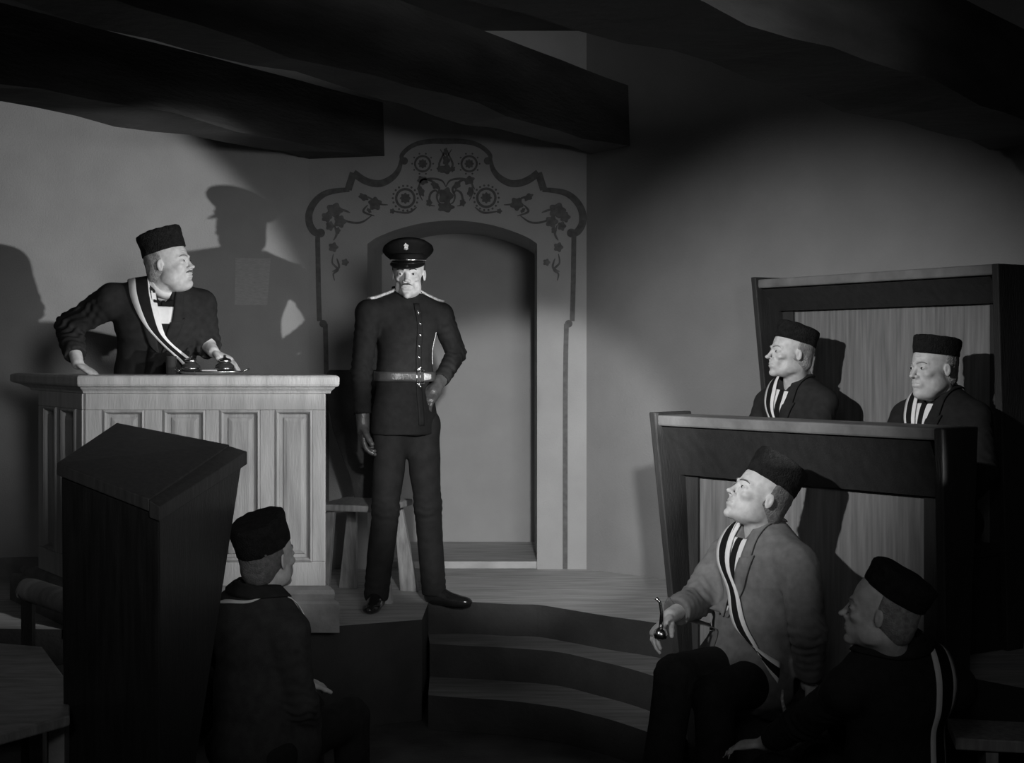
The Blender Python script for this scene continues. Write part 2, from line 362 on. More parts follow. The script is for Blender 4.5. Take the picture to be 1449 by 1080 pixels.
bm = bmesh.new(); c = tc+V((-.003, -.035, .0075)); obox(bm, c, V((1, .1, 0)).normalized(), V((-.1, 1, 0)).normalized(), V((0, 0, 1)), (-.035, -.02, 0), (.035, .02, .014))
tag(bevel(link('folded_paper', bm, 'paper'), .003), 'small white folded paper lying on the tray between the inkwells', 'paper')
bm = bmesh.new(); c = P(242, 0, 6.60); c.z = zt+.001; lathe(bm, c, [(.018, 0), (.022, .002), (.026, .083), (.0275, .085), (.025, .084), (.021, .010), (.010, .008)], 28)
tag(link('tumbler', bm, 'glassy', smooth=True), 'small dark straight-sided tumbler standing left of the tray', 'tumbler')

# ================================================================ CHAIR behind the officer
ch = empty('plank_chair', P(505, 0, 7.3)*1, 'dark wooden plank chair with high board back between desk and officer', 'chair')
cz = ZP; cc = V((P(517, 0, 7.35).x, 7.35, cz)); ch.location = cc
cx_ = V((.96, -.28, 0)).normalized(); cy_ = V((.28, .96, 0)).normalized(); up = V((0, 0, 1))
bm = bmesh.new(); obox(bm, cc, cx_, cy_, up, (-.19, -.20, .455), (.19, .20, .49)); bevel(link('seat', bm, 'chairl', ch), .008)
def leg(sx, sy):
    bm = bmesh.new(); t = cc+cx_*sx*.13+cy_*sy*.14+up*.455; b = cc+cx_*sx*.175+cy_*sy*.19
    hexa(bm, [b-cx_*.05-cy_*.014, b+cx_*.05-cy_*.014, b+cx_*.05+cy_*.014, b-cx_*.05+cy_*.014], [t-cx_*.022-cy_*.014, t+cx_*.022-cy_*.014, t+cx_*.022+cy_*.014, t-cx_*.022+cy_*.014])
    bevel(link('leg', bm, 'chairl', ch), .003)
for sx in (-1, 1):
    for sy in (-1, 1): leg(sx, sy)
bm = bmesh.new(); bo = cc+cx_*(-.085)+cy_*.17+up*.485; prof = [(.05, 0), (.075, .10), (.13, .22), (.19, .36), (.225, .50), (.24, .60), (.24, .665), (.225, .685)]
pl = [(-w_, z) for w_, z in prof]+[(w_, z) for w_, z in prof[::-1]]
hexa(bm, [bo+cx_*x+up*z+cy_*(z*.10) for x, z in pl], [bo+cx_*x+up*z+cy_*(z*.10+.025) for x, z in pl]); bevel(link('backrest', bm, 'chair', ch), .006)

# ================================================================ HIGH-BACK BENCHES
def high_bench(name, Lp, Rp, zf, ztop, zbrd_top, label, cat, taper, group=None, right_post=True, seatd=.46, seath=.44, seat0=.03):
    """Lp,Rp: ends of the back plane in plan (left/right seen from the front)"""
    d = (Rp-Lp); L = d.length; d.normalize(); out = V((d.y, -d.x, 0)); up = V((0, 0, 1)); o = V((Lp.x, Lp.y, 0))
    if out.y > 0: out = -out
    e = empty(name, o+d*L/2+V((0, 0, zf)), label, cat, group)
    bm = bmesh.new(); obox(bm, o, d, out, up, (.02, -.04, zf), (L-.02, -.01, ztop-.03)); link('back_board', bm, 'board', e)
    bm = bmesh.new(); obox(bm, o, d, out, up, (-.02, -.05, ztop-.045), (L+.02, .16, ztop)); bevel(link('top_rail', bm, 'rail', e), .008)
    bm = bmesh.new(); hexa(bm, [o+d*x+out*y+up*z for x, y, z in ((.02, -.005, ztop-.05), (L-.02, -.005, ztop-.05), (L-.02, .14, ztop-.05), (.02, .14, ztop-.05))],
                           [o+d*x+out*y+up*z for x, y, z in ((.02, -.005, zbrd_top), (L-.02, -.005, zbrd_top), (L-.02, .03, zbrd_top), (.02, .03, zbrd_top))]); link('cornice', bm, 'box', e)  # near-black colour carries the shadow under the top rail
    for s, x in ((-1, 0), (1, L)):
        if s == 1 and not right_post: continue
        bm = bmesh.new(); tx = -.02 if s < 0 else 0; w_ = .035
        q0 = [(taper if s < 0 else 0, -.05, zf), (w_+(taper if s < 0 else 0), -.05, zf), (w_+(taper if s < 0 else 0), .05, zf), (taper if s < 0 else 0, .05, zf)]
        q1 = [(tx, -.05, ztop-.001 if s > 0 else ztop+.012), (tx+w_, -.05, ztop-.001 if s > 0 else ztop+.012), (tx+w_, .18, ztop-.001 if s > 0 else ztop+.012), (tx, .18, ztop-.001 if s > 0 else ztop+.012)]
        if s > 0:
            q0 = [(a-w_, b, c) for a, b, c in q0]; q1 = [(a+.02-w_*0+.0, b, c) for a, b, c in q1]
        hexa(bm, [o+d*(x+a)+out*b+up*c for a, b, c in q0], [o+d*(x+a)+out*b+up*c for a, b, c in q1]); bevel(link('end_panel', bm, 'box', e), .005)
        bm = bmesh.new(); a0 = w_+(taper if s < 0 else 0); xa = .0 if s < 0 else -w_-.10
        obox(bm, o+d*x, d, out, up, (xa, -.008, zf), (xa+(.10 if s < 0 else .12), .004, zbrd_top+.01)); link('stile', bm, 'box', e)
    bm = bmesh.new(); obox(bm, o, d, out, up, (seat0+taper, .0, zf+seath-.04), (L-.03, seatd, zf+seath)); bevel(link('seat', bm, 'box', e), .006)
    bm = bmesh.new(); obox(bm, o, d, out, up, (seat0+taper, .02, zf+.002), (L-.03, seatd-.06, zf+seath-.041)); link('seat_front', bm, 'box', e)
    return e, o, d, out
fb = high_bench('high_bench', V((.730, 6.10, 0)), V((1.60, 5.08, 0)), 0, P(0, 586, 6.1).z, P(0, 672, 6.05).z, 'dark wooden high-back bench behind the man in the grey coat', 'bench', .06, seat0=.38)
rb = high_bench('high_bench', V((1.375, 7.25, 0)), V((2.14, 6.0, 0)), ZP, P(0, 397, 7.25).z, P(0, 440, 7.2).z, 'dark wooden high-back bench behind the two upper men, against the wall', 'bench', .05)

# sloping-top reading desk in the left foreground
rd = empty('reading_desk', (-1.2, 4.7, -.2), 'dark polished wooden reading desk with sloping top in the left foreground', 'desk')
T = dict(C=P(226, 712, 4.3), A=P(80, 655, 4.5), B=P(350, 634, 4.9), D=P(165, 598, 5.1))
def low(p, dx=0, dy=0): return V((p.x+dx, p.y+dy, -.2 if p.y < 4.89 else 0))
bC, bA, bB, bD = V((T['C'].x-.0, 4.32, -.2)), V((T['A'].x+.02, 4.52, -.2)), V((T['B'].x-.27, 4.86, -.2)), V((T['D'].x+.03, 4.87, -.2))
bm = bmesh.new(); dn = V((0, 0, -.045))
ins = lambda p: p+(sum((T[k] for k in 'ABCD'), V())/4-p)*.05+dn
hexa(bm, [bC, bB, bD, bA], [ins(T['C']), ins(T['B']), ins(T['D']), ins(T['A'])]); bevel(link('body', bm, 'pew', rd), .006)
bm = bmesh.new(); lid = {k: T[k] for k in T}
Ci = T['C']+(T['A']-T['C'])*.10; Bi = T['B']+(T['D']-T['B'])*.13
hexa(bm, [lid['A']-V((0, 0, .04)), Ci-V((0, 0, .04)), Bi-V((0, 0, .04)), lid['D']-V((0, 0, .04))], [lid['A'], Ci, Bi, lid['D']]); bevel(link('lid', bm, 'lid', rd), .004)
bm = bmesh.new(); dd = V((0, 0, -.012)); hexa(bm, [Ci-V((0, 0, .045))+dd, T['C']-V((0, 0, .045))+dd, T['B']-V((0, 0, .045))+dd, Bi-V((0, 0, .045))+dd], [Ci+dd*.4, T['C']+dd, T['B']+dd, Bi+dd*.4]); bevel(link('edge_strip', bm, 'lid', rd), .003)

# ================================================================ SDF SCULPTING
class Sculpt:
    def __init__(s): s.ops = []
    def _add(s, fn, lo, hi, k, mode): s.ops.append((fn, np.array(lo), np.array(hi), k, mode))
    def cap(s, a, b, ra, rb, k=.02, flat=None, mode='u'):
        a, b = V(a), V(b); ab = b-a; R = max(ra, rb)
        ff = 1.0
        if flat: ax, ff = V(flat[0]).normalized(), flat[1]
        def fn(X, Y, Z):
            x, y, z = X-a.x, Y-a.y, Z-a.z
            bx = ab
            if flat:
                q = (x*ax.x+y*ax.y+z*ax.z)*(1/ff-1); x, y, z = x+q*ax.x, y+q*ax.y, z+q*ax.z
                bx = ab+ax*(ab.dot(ax)*(1/ff-1))
            L2 = max(bx.length_squared, 1e-9)
            h = np.clip((x*bx.x+y*bx.y+z*bx.z)/L2, 0, 1)
            dd = np.sqrt((x-h*bx.x)**2+(y-h*bx.y)**2+(z-h*bx.z)**2)-(ra+(rb-ra)*h)
            return dd*min(1, ff) if flat else dd
        RR = R*max(1, ff)
        s._add(fn, [min(a[i], b[i])-RR for i in range(3)], [max(a[i], b[i])+RR for i in range(3)], k, mode); return s
    def ell(s, c, r, R=None, k=.02, mode='u'):
        c = V(c); R = R or Matrix.Identity(3); m = max(r)
        def fn(X, Y, Z):
            x, y, z = X-c.x, Y-c.y, Z-c.z
            q = [x*R[0][i]+y*R[1][i]+z*R[2][i] for i in range(3)]
            k0 = np.sqrt(sum((q[i]/r[i])**2 for i in range(3))); k1 = np.sqrt(sum((q[i]/r[i]**2)**2 for i in range(3)))
            return k0*(k0-1)/np.maximum(k1, 1e-6)
        s._add(fn, [c[i]-m for i in range(3)], [c[i]+m for i in range(3)], k, mode); return s
    def cut(s, p, n, k=.004):   # remove the half space on the side n points to
        p, n = V(p), V(n).normalized()
        s._add(lambda X, Y, Z: -((X-p.x)*n.x+(Y-p.y)*n.y+(Z-p.z)*n.z), [-99]*3, [99]*3, k, 's'); return s
    def mesh(s, name, step, zones=(), pad=.03):
        U = [o for o in s.ops if o[4] == 'u']
        lo = np.min([o[1] for o in U], 0)-pad; hi = np.max([o[2] for o in U], 0)+pad
        axs = []
        for i in range(3):
            x = lo[i]; l = [x]
            while x < hi[i]:
                st = step
                for zc, zr, zs in zones:
                    if abs(x-zc[i]) <= zr: st = min(st, zs)
                x += st; l.append(x)
            axs.append(np.array(l, np.float32))
        Fd = np.full([len(a) for a in axs], .12, np.float32)
        for fn, l, h, k, mode in s.ops:
            m = k*1.5+step*2+(.02 if mode == 'u' else 0)
            sl = []
            for i in range(3):
                i0 = max(0, np.searchsorted(axs[i], l[i]-m)-1); i1 = min(len(axs[i]), np.searchsorted(axs[i], h[i]+m)+1); sl.append(slice(i0, i1))
            if any(q.stop <= q.start for q in sl): continue
            dd = fn(axs[0][sl[0]][:, None, None], axs[1][sl[1]][None, :, None], axs[2][sl[2]][None, None, :]).astype(np.float32)
            a = Fd[tuple(sl)]
            if mode == 'u':
                hh = np.clip(.5+.5*(dd-a)/k, 0, 1); Fd[tuple(sl)] = dd*(1-hh)+a*hh-k*hh*(1-hh)
            else:
                dd = -dd; hh = np.clip(.5-.5*(dd-a)/k, 0, 1); Fd[tuple(sl)] = dd*(1-hh)+a*hh+k*hh*(1-hh)
        for i in range(3):
            ix = [slice(None)]*3
            for e in (0, -1): ix[i] = e; Fd[tuple(ix)] = .12
        return surfnet(name, Fd, axs)
def surfnet(name, Fd, axs):
    S = Fd < 0
    c = np.zeros([n-1 for n in S.shape], np.int8)
    for i in (0, 1):
        for j in (0, 1):
            for k in (0, 1): c += S[i:S.shape[0]-1+i, j:S.shape[1]-1+j, k:S.shape[2]-1+k]
    cells = np.argwhere((c > 0) & (c < 8)); idx = np.full(c.shape, -1, np.int32); idx[tuple(cells.T)] = np.arange(len(cells))
    pos = np.zeros((len(cells), 3)); cnt = np.zeros(len(cells))
    corners = [(i, j, k) for i in (0, 1) for j in (0, 1) for k in (0, 1)]
    for a in corners:
        for ax in range(3):
            if a[ax]: continue
            b = list(a); b[ax] = 1
            ca, cb = cells+np.array(a), cells+np.array(b); va, vb = Fd[tuple(ca.T)], Fd[tuple(cb.T)]
            m = (va < 0) != (vb < 0); t = np.where(m, va/np.where(va == vb, 1, va-vb), 0)
            for q in range(3): pos[:, q] += np.where(m, axs[q][ca[:, q]]+t*(axs[q][cb[:, q]]-axs[q][ca[:, q]]), 0)
            cnt += m
    pos /= cnt[:, None]
    quads = []
    for ax in range(3):
        sa = [slice(None)]*3; sb = [slice(None)]*3; sa[ax] = slice(0, -1); sb[ax] = slice(1, None)
        A_, B_ = S[tuple(sa)], S[tuple(sb)]; e = np.argwhere(A_ != B_)
        o1, o2 = (ax+1) % 3, (ax+2) % 3; e = e[(e[:, o1] > 0) & (e[:, o2] > 0) & (e[:, o1] < S.shape[o1]-1) & (e[:, o2] < S.shape[o2]-1)]
        def at(d1_, d2_): q = e.copy(); q[:, o1] += d1_; q[:, o2] += d2_; return idx[tuple(q.T)]
        f = np.stack([at(-1, -1), at(0, -1), at(0, 0), at(-1, 0)], 1); ins_ = A_[tuple(e.T)]
        f[~ins_] = f[~ins_][:, ::-1]; quads.append(f)
    return [pos, np.concatenate(quads)]
def vnormals(pos, q):
    n = np.cross(pos[q[:, 2]]-pos[q[:, 0]], pos[q[:, 3]]-pos[q[:, 1]]); N = np.zeros_like(pos)
    for i in range(4): np.add.at(N, q[:, i], n)
    return N/np.maximum(np.linalg.norm(N, axis=1), 1e-9)[:, None]
def tomesh(name, pos, q):
    me = bpy.data.meshes.new(name); me.vertices.add(len(pos)); me.vertices.foreach_set('co', pos.astype(np.float32).ravel())
    me.loops.add(len(q)*4); me.loops.foreach_set('vertex_index', q.astype(np.int32).ravel())
    me.polygons.add(len(q)); me.polygons.foreach_set('loop_start', np.arange(0, len(q)*4, 4, dtype=np.int32)); me.polygons.foreach_set('loop_total', np.full(len(q), 4, np.int32))
    me.update(); me.validate(); return me
def relax(pos, q, it=1, w=.5):
    for _ in range(it):
        s = np.zeros_like(pos); c = np.zeros(len(pos))
        for i in range(4):
            for j in (1, 3): np.add.at(s, q[:, i], pos[q[:, (i+j) % 4]]); np.add.at(c, q[:, i], 1)
        pos = pos*(1-w)+w*s/np.maximum(c, 1)[:, None]
    return pos
def cloth(pos, q, amp, seed, joints=(), lam=.05):
    N = vnormals(pos, q); rs = np.random.RandomState(seed); d = np.zeros(len(pos))
    for i in range(4):
        a = rs.normal(size=3); a /= np.linalg.norm(a); b = rs.normal(size=3); b /= np.linalg.norm(b); f = 2*math.pi/(lam*(1+i*.7))
        d += np.sin(f*(pos@a)+2*np.sin(f*.35*(pos@b)+i))*amp*(.35+.2*i)*.6
    for j, ax, r, am in joints:    # wrinkles across a limb near a joint
        rel = pos-np.array(j); wgt = np.exp(-(rel**2).sum(1)/r**2); s = rel@np.array(ax)
        t = V(ax).orthogonal(); w2 = rel@np.array(t)
        d += wgt*am*np.sin(2*math.pi*(s+.35*w2+.012*np.sin(w2*60))/.038)
    return pos+N*d[:, None]

def ik(a, c, l1, l2, hint):
    d = c-a; L = min(d.length, (l1+l2)*.999); d = d.normalized(); x = (l1*l1-l2*l2+L*L)/(2*L); h = math.sqrt(max(l1*l1-x*x, 0))
    hn = V(hint); hn = (hn-d*hn.dot(d)).normalized(); return a+d*x+hn*h
def frame(f, u):
    f = V(f).normalized(); r = f.cross(V(u)).normalized(); u = r.cross(f); return Matrix((r, f, u)).transposed()   # columns r,f,u
def hand(sc, wr, d, n, t, curl=.5, s=1.0, spread=.5, G=0):
    """d finger direction, n palm normal, t towards the thumb"""
    d = V(d).normalized(); n = V(n); n = (n-d*n.dot(d)).normalized(); t0 = d.cross(n); t = t0 if t0.dot(V(t)) > 0 else -t0
    R = Matrix((t, d, n)).transposed()
    sc.ell(wr+d*.050*s, (.042*s+G, .056*s+G, .015*s+G), R, .012); sc.ell(wr+d*.075*s, (.042*s+G, .026*s+G, .013*s+G), R, .01)
    for i, (ln, off) in enumerate(((.072, .031), (.082, .010), (.076, -.011), (.060, -.031))):
        b = wr+d*(.088-.004*abs(i-1))*s+t*off*s; a = curl*(.55+.12*i); dd = (d+t*off*spread*3).normalized(); r = .0088-.0006*i
        ax = dd.cross(n)
        p = b-dd*.02*s; r += G; sc.cap(p, b, r*s, r*s, .004)
        for j, fr in enumerate((.45, .31, .24)):
            dd = Matrix.Rotation(a*(1, 1.15, .8)[j], 3, ax) @ dd; e = b+dd*ln*fr*s
            sc.cap(b, e, (r-.0006*j)*s, (r-.0006*(j+1))*s, .0025); b = e
    b = wr+d*.022*s+t*.026*s; dd = (d*.62+t*.66+n*.25).normalized()
    for ln, r in ((.042, .013), (.034, .0105), (.027, .009)):
        e = b+dd*ln*s; sc.cap(b, e, r*s+G, r*s*.9+G, .006); b = e; dd = (dd+d*.30+n*.25*curl).normalized()

def head_sdf(sc, c, R, s, o):
    g = lambda x, y, z: c+R @ V((x*s, y*s, z*s)); e = lambda p, r, k=.02, mode='u', RR=None: sc.ell(g(*p), [v*s for v in r], R @ RR if RR else R, k*s, mode)
    tb = lambda a, b, ra, rb, k, mode='u': sc.cap(g(*a), g(*b), ra*s, rb*s, k*s, mode=mode)
    nose = o.get('nose', 1.0); fat = o.get('fat', 1.0); lean = o.get('lean', 0)
    e((0, -.014, .038), (.074, .096, .087)); e((0, .030, -.020), (.054*fat, .058, .080), .03)
    e((0, .038, -.074), (.040*fat, .044, .036), .025); e((0, .076, -.098), (.018, .019, .016), .018)
    if fat > 1.04: e((0, .040, -.105), (.040, .040, .022), .03)
    for q in (-1, 1):
        e((q*.040, .062, -.022), (.015, .018, .012), .016)              # cheekbone
        e((q*.046*fat, .014, -.066), (.012, .028, .024), .025)           # jaw corner
        e((q*.031, .099, .002), (.0185, .018, .0125), .010, 's')        # socket
        e((q*.030, .0735, .001), (.0150, .0125, .0120), .004)           # lids
        tb((q*.017, .0865, .0095), (q*.042, .0680, .0070), .0026, .0024, .003)   # upper lid fold
        tb((q*.018, .0840, -.0085), (q*.041, .0690, -.0085), .0022, .0020, .004) # pouch under the eye
        tb((q*.013, .0885, .021), (q*.045, .0660, .019), .0065, .0040, .010)   # brow
        e((q*.0755, -.008, -.006), (.0055, .0145, .027), .005, 'u', Matrix.Rotation(q*.38, 3, 'Z')); e((q*.0820, -.002, -.004), (.0055, .0075, .016), .003, 's')
        e((q*.0125, .0935, -.0335), (.0080, .0095, .0070), .005)        # nostril wing
        tb((q*.0065, .104, -.040), (q*.0065, .100, -.036), .0028, .0028, .002, 's')
        e((q*.043, .060, -.054), (.010, .012, .017), .016, 's') if lean else None
        tb((q*.019, .0945, -.038), (q*.033, .0810, -.066), .0026, .0016, .006, 's')   # nasolabial crease
        tb((q*.060, .052, .004), (q*.066, .040, .010), .0012, .0012, .003, 's')
    tb((0, .0830, .014), (0, .0960+.006*nose, -.022), .0070, .0080, .010); e((0, .1010+.007*nose, -.0285), (.0098, .0105, .0085), .006)
    e((0, .0830, -.060), (.026, .0130, .022), .016)
    tb((-.017, .0915, -.0565), (.017, .0915, -.0565), .0036, .0036, .004); tb((-.014, .0910, -.0668), (.014, .0910, -.0668), .0042, .0042, .004)
    tb((-.026, .0900, -.0612), (0, .0975, -.0608), .0022, .0024, .002, 's'); tb((.026, .0900, -.0612), (0, .0975, -.0608), .0022, .0024, .002, 's')
    tb((-.014, .0930, -.081), (.014, .0930, -.081), .004, .004, .008, 's')
    for z in (.040, .050): tb((-.03, .0800, z), (.03, .0800, z), .0012, .0012, .003, 's')
    return g

def torso(sc, J, grow, hem, flare=0, belly=0, kk=.05):
    r, f, u = J['r'], J['f'], J['u']; nk = J['neck']; pv = J['pelvis']; S = J['S']; hw = J.get('bw', .155)
    sp = (nk-pv)
    ch = pv+sp*.72; ws = pv+sp*.33
    sc.cap(nk-u*.10*S-r*.055*S, nk-u*.10*S+r*.055*S, (hw-.045)*S+grow, (hw-.045)*S+grow, kk, (f, .88))
    sc.cap(ch, ws+f*.005, hw*S+grow, (hw-.018)*S+grow, kk, (f, .70)); sc.cap(ws, pv, (hw-.018)*S+grow, (hw+.004)*S+grow, kk, (f, .74))
    if belly: sc.ell(ws+f*.05*S-u*.0, (.13*S+grow, .10*S*belly+grow, .15*S), Matrix((r, f, u)).transposed(), .06)
    for s in 'RL': sc.cap(J['sh'+s], nk+u*.015*S, .052*S+grow, .056*S+grow, kk)

def person(spec):
    g = spec.get; S = g('S', 1.0); J = {k: V(v) for k, v in spec['J'].items()}; J['S'] = S; J['bw'] = g('bw', .155)
    nk, pv = J['neck'], J['pelvis']; u = (nk-pv).normalized(); r = (J['shR']-J['shL']); r = (r-u*r.dot(u)).normalized(); f = u.cross(r)
    J['r'], J['f'], J['u'] = r, f, u
    for s in 'RL':
        if 'el'+s not in J: J['el'+s] = ik(J['sh'+s], J['wr'+s], .29*S, .265*S, g('hint'+s, (0, 0, -1)))
        if 'hip'+s not in J: J['hip'+s] = pv+r*(.09*S if s == 'R' else -.09*S)-u*.02
        if 'kn'+s not in J: J['kn'+s] = ik(J['hip'+s], J['an'+s], .44*S, .43*S, g('khint', tuple(f)))
        if 'toe'+s not in J: J['toe'+s] = J['an'+s]+V((f.x, f.y, 0)).normalized()*.15+V((0, 0, -.05))
    hc = J['head']; HR = frame(g('hf'), g('hu', (0, 0, 1))); hs = g('hs', 1.0)
    pid = g('name', 'person')
    # ---- body, one continuous skin surface
    sc = Sculpt(); torso(sc, J, -.04, None)
    sc.cap(nk-u*.06, hc+HR @ V((0, -.028, -.06))*hs, .058*S, .055*S, .03)
    for s in 'RL':
        sc.cap(J['sh'+s], J['el'+s], .045*S, .038*S, .02); sc.cap(J['el'+s], J['wr'+s], .036*S, .027*S, .02)
        sc.cap(pv, J['hip'+s], .07*S, .065*S, .03); sc.cap(J['hip'+s], J['kn'+s], .065*S, .052*S, .03); sc.cap(J['kn'+s], J['an'+s], .05*S, .036*S, .02)
        sc.cap(J['an'+s]-V((0, 0, .02)), J['toe'+s], .026*S, .016*S, .02)
        hd = g('hand'+s)
        hand(sc, J['wr'+s], hd[0], hd[1], hd[2], hd[3], S*1.0)
    hg = head_sdf(sc, hc, HR, hs, spec)
    zones = [(hc, .15*hs, g('fine', .003))]+[(J['wr'+s]+V(g('hand'+s)[0]).normalized()*.08, .11, .0035) for s in g('finehands', 'RL')]
    pos, q = sc.mesh('body', .011, zones); pos = relax(pos, q, 1, .35)
    me = tomesh('person', pos, q)
    root = link('person', me, g('skin', 'skin'), None, True); tag(root, g('label'), 'person')
    def part(n_, me_, m_, smooth=True): return link(n_, me_, m_, root, smooth)
    # eyes
    hb = BVHTree.FromPolygons([tuple(p) for p in pos], q.tolist()); fwd_ = HR @ V((0, 1, 0))
    def onface(x, z, lift=0):
        h = hb.ray_cast(hg(x, .2, z), -fwd_, .3); return (h[0] if h[0] is not None else hg(x, .09, z))+fwd_*lift*hs
    for s in (-1, 1):
        eo = bmesh.new(); RZ = (HR @ Matrix.Rotation(-s*.22, 3, 'Z')).to_4x4(); bmesh.ops.create_uvsphere(eo, u_segments=16, v_segments=10, radius=1, matrix=Matrix.Translation(hg(s*.0310, .0735, .0005)) @ RZ @ Matrix.Diagonal((.0130*hs, .0150*hs, .0064*hs, 1))); eo = part('eye', eo, 'eye')
        ic = hg(s*.0305+g('gaze', 0), .0850, .0012); bm = bmesh.new(); bmesh.ops.create_uvsphere(bm, u_segments=12, v_segments=8, radius=.0052*hs, matrix=Matrix.Translation(ic)); link('iris', bm, 'iris', eo, True)
        bm = bmesh.new(); tube(bm, [onface(s*.013, .0205, .001), onface(s*.022, .0245, .001), onface(s*.034, .0255, .001), onface(s*.046, .020, .0)], [.0022*hs, .0034*hs, .0030*hs, .0012*hs]); part('eyebrow', bm, g('browm', g('hairm', 'hair')))
    if g('moustache'):
        bm = bmesh.new(); ln, th = g('moustache')
        for s in (-1, 1): tube(bm, catmull([onface(0, -.046, .001), onface(s*.010, -.046, .002), onface(s*.022*ln, -.049, .001), onface(s*.034*ln, -.053, 0)], 4), [(.0052-.0042*(i/12)**2)*th*hs for i in range(13)])
        part('moustache', bm, g('moustm', g('hairm', 'hair')))
    # hair
    sc = Sculpt(); sc.ell(hg(0, -.016, .034), [.080*hs, .1005*hs, .092*hs], HR, .01); sc.ell(hg(0, -.055, -.035), [.062*hs, .052*hs, .055*hs], HR, .03)
    sc.cut(hg(0, .006, 0), HR @ V((0, 1, .25)), .01); sc.cut(hg(0, 0, -.072), HR @ V((0, .3, -1)), .01); sc.cut(hg(0, 0, .085), HR @ V((0, .1, 1)), .004)
    for s in (-1, 1): sc.ell(hg(s*.085, -.004, -.016), [.02*hs, .020*hs, .034*hs], HR, .006, 's')
    pos, q = sc.mesh('hair', .005); part('hair', tomesh('hair', cloth(pos, q, .0012, 5, lam=.02), q), g('hairm', 'hair'))
    # hat
    if g('hat') == 'cap': officer_cap(hg, HR, hs, part)
    else:
        h = g('hat'); tl = Matrix.Rotation(h.get('tilt', .25), 3, 'X') @ Matrix.Rotation(h.get('roll', 0), 3, 'Y'); RR = HR @ tl; HH = h.get('h', .085)*hs; W_ = h.get('w', 1)
        bm = bmesh.new(); c0 = hg(0, -.018+h.get('dy', 0), .050+h.get('dz', 0))
        lathe(bm, c0, [(.060*hs, .012), (.0835*hs*W_, .0), (.087*hs*W_, .004), (.0885*hs*W_, HH*.4), (.0905*hs*W_, HH*.85), (.087*hs*W_, HH*.97), (.078*hs*W_, HH*1.02), (.05*hs, HH*.99), (.01, HH*.97)], 56, .93, 1.16, RR)
        bmesh.ops.subdivide_edges(bm, edges=bm.edges[:], cuts=2, use_grid_fill=True)
        for v in bm.verts:
            p = v.co*55; v.co += (v.co-c0).normalized()*.0022*(math.sin(p.x+2*math.sin(p.y*.7))*math.sin(p.z*1.1+p.y)+.5*math.sin(p.x*2.3+p.z*1.9))
        part('fur_hat', bm, 'fur')
    # ---- jacket
    grow = g('grow', .012); sc = Sculpt(); torso(sc, J, grow, None, belly=g('belly', 0))
    hem = pv-u*g('hemlen', .12)
    if g('seated'):
        for s in 'RL': sc.cap(pv, J['hip'+s]+(J['kn'+s]-J['hip'+s])*.22, .115*S+grow, .10*S+grow, .05)
    else: sc.cap(pv, hem-u*.06, .155*S+grow+g('skirt', 0), .172*S+grow+g('skirt', 0), .04, (f, .78))
    for s in 'RL':
        ew = g('sleeve', 1.0)
        sc.cap(J['sh'+s], J['el'+s], .066*S*ew, .054*S*ew, .025); sc.cap(J['el'+s], J['wr'+s]-(J['wr'+s]-J['el'+s]).normalized()*.005, .054*S*ew, .043*S*ew, .018)
    if not g('seated'): sc.cut(hem, -u)
    for s in 'RL':
        dd = (J['wr'+s]-J['el'+s]).normalized(); wc = g('wcut', .075); sc.cap(J['wr'+s]+dd*(wc-.0725), J['wr'+s]+dd*.04, wc*S, wc*S, .004, mode='s')
    sc.cap(nk+u*.065*S, nk+u*.15, .062*S, .085*S, .008, mode='s')
    if g('collar', 'white'): sc.ell(nk+f*.085*S+u*.055*S, (.034*S, .05*S, .060*S), Matrix((r, f, u)).transposed(), .015, 's')
    pos, q = sc.mesh('jacket', .0075)
    jn = []
    for s in 'RL':
        jn.append((J['el'+s], (J['wr'+s]-J['sh'+s]).normalized(), .085, .0055)); jn.append(((J['el'+s]+J['wr'+s])/2, (J['wr'+s]-J['el'+s]).normalized(), .06, .003)); jn.append((J['sh'+s]+(J['el'+s]-J['sh'+s])*.3, (J['el'+s]-J['sh'+s]+r*.1).normalized(), .07, .0035))
    for k_ in g('wrinkles', []): jn.append(k_)
    pos = cloth(pos, q, g('fold', .0035), g('seed', 1), jn, .085); jk = part('jacket', tomesh('jacket', pos, q), g('jm', 'suit'))
    bvh = BVHTree.FromPolygons([tuple(p) for p in pos], q.tolist())
    tb_ = None
    if g('belt'):
        sc = Sculpt(); torso(sc, J, grow+.002, None); sc.cap(pv, hem-u*.06, .155*S+grow, .172*S+grow, .04, (f, .78)); p2, q2 = sc.mesh('t', .012); tb_ = BVHTree.FromPolygons([tuple(p) for p in p2], q2.tolist())
    if g('gloves'):
        for s in 'RL':
            sc = Sculpt(); hd = g('hand'+s); dd = (J['wr'+s]-J['el'+s]).normalized(); hand(sc, J['wr'+s], hd[0], hd[1], hd[2], hd[3], S, G=.0032); sc.cap(J['wr'+s]-dd*.06, J['wr'+s]+V(hd[0]).normalized()*.03, .034*S, .030*S, .012)
            p2, q2 = sc.mesh('g', .0035); part('glove', tomesh('glove', p2, q2), 'glove')
    # ---- trousers
    sc = Sculpt()
    for s in 'RL':
        tw = g('tw', 1); sc.cap(pv, pv-u*.13, .10, .075, .03) if g('crotch') and s == 'R' else None; sc.cap(pv, J['hip'+s], .105*S*tw, .096*S*tw, .03); sc.cap(J['hip'+s], J['kn'+s], .094*S*tw, .070*S*tw, .025); sc.cap(J['kn'+s], J['an'+s]-V((0, 0, .01)), .070*S*tw, .064*S, .02)
        if not g('seated'): sc.cut(J['an'+s]-V((0, 0, .035)), (0, 0, -1)) if s == 'L' else None
    pos, q = sc.mesh('trousers', .009)
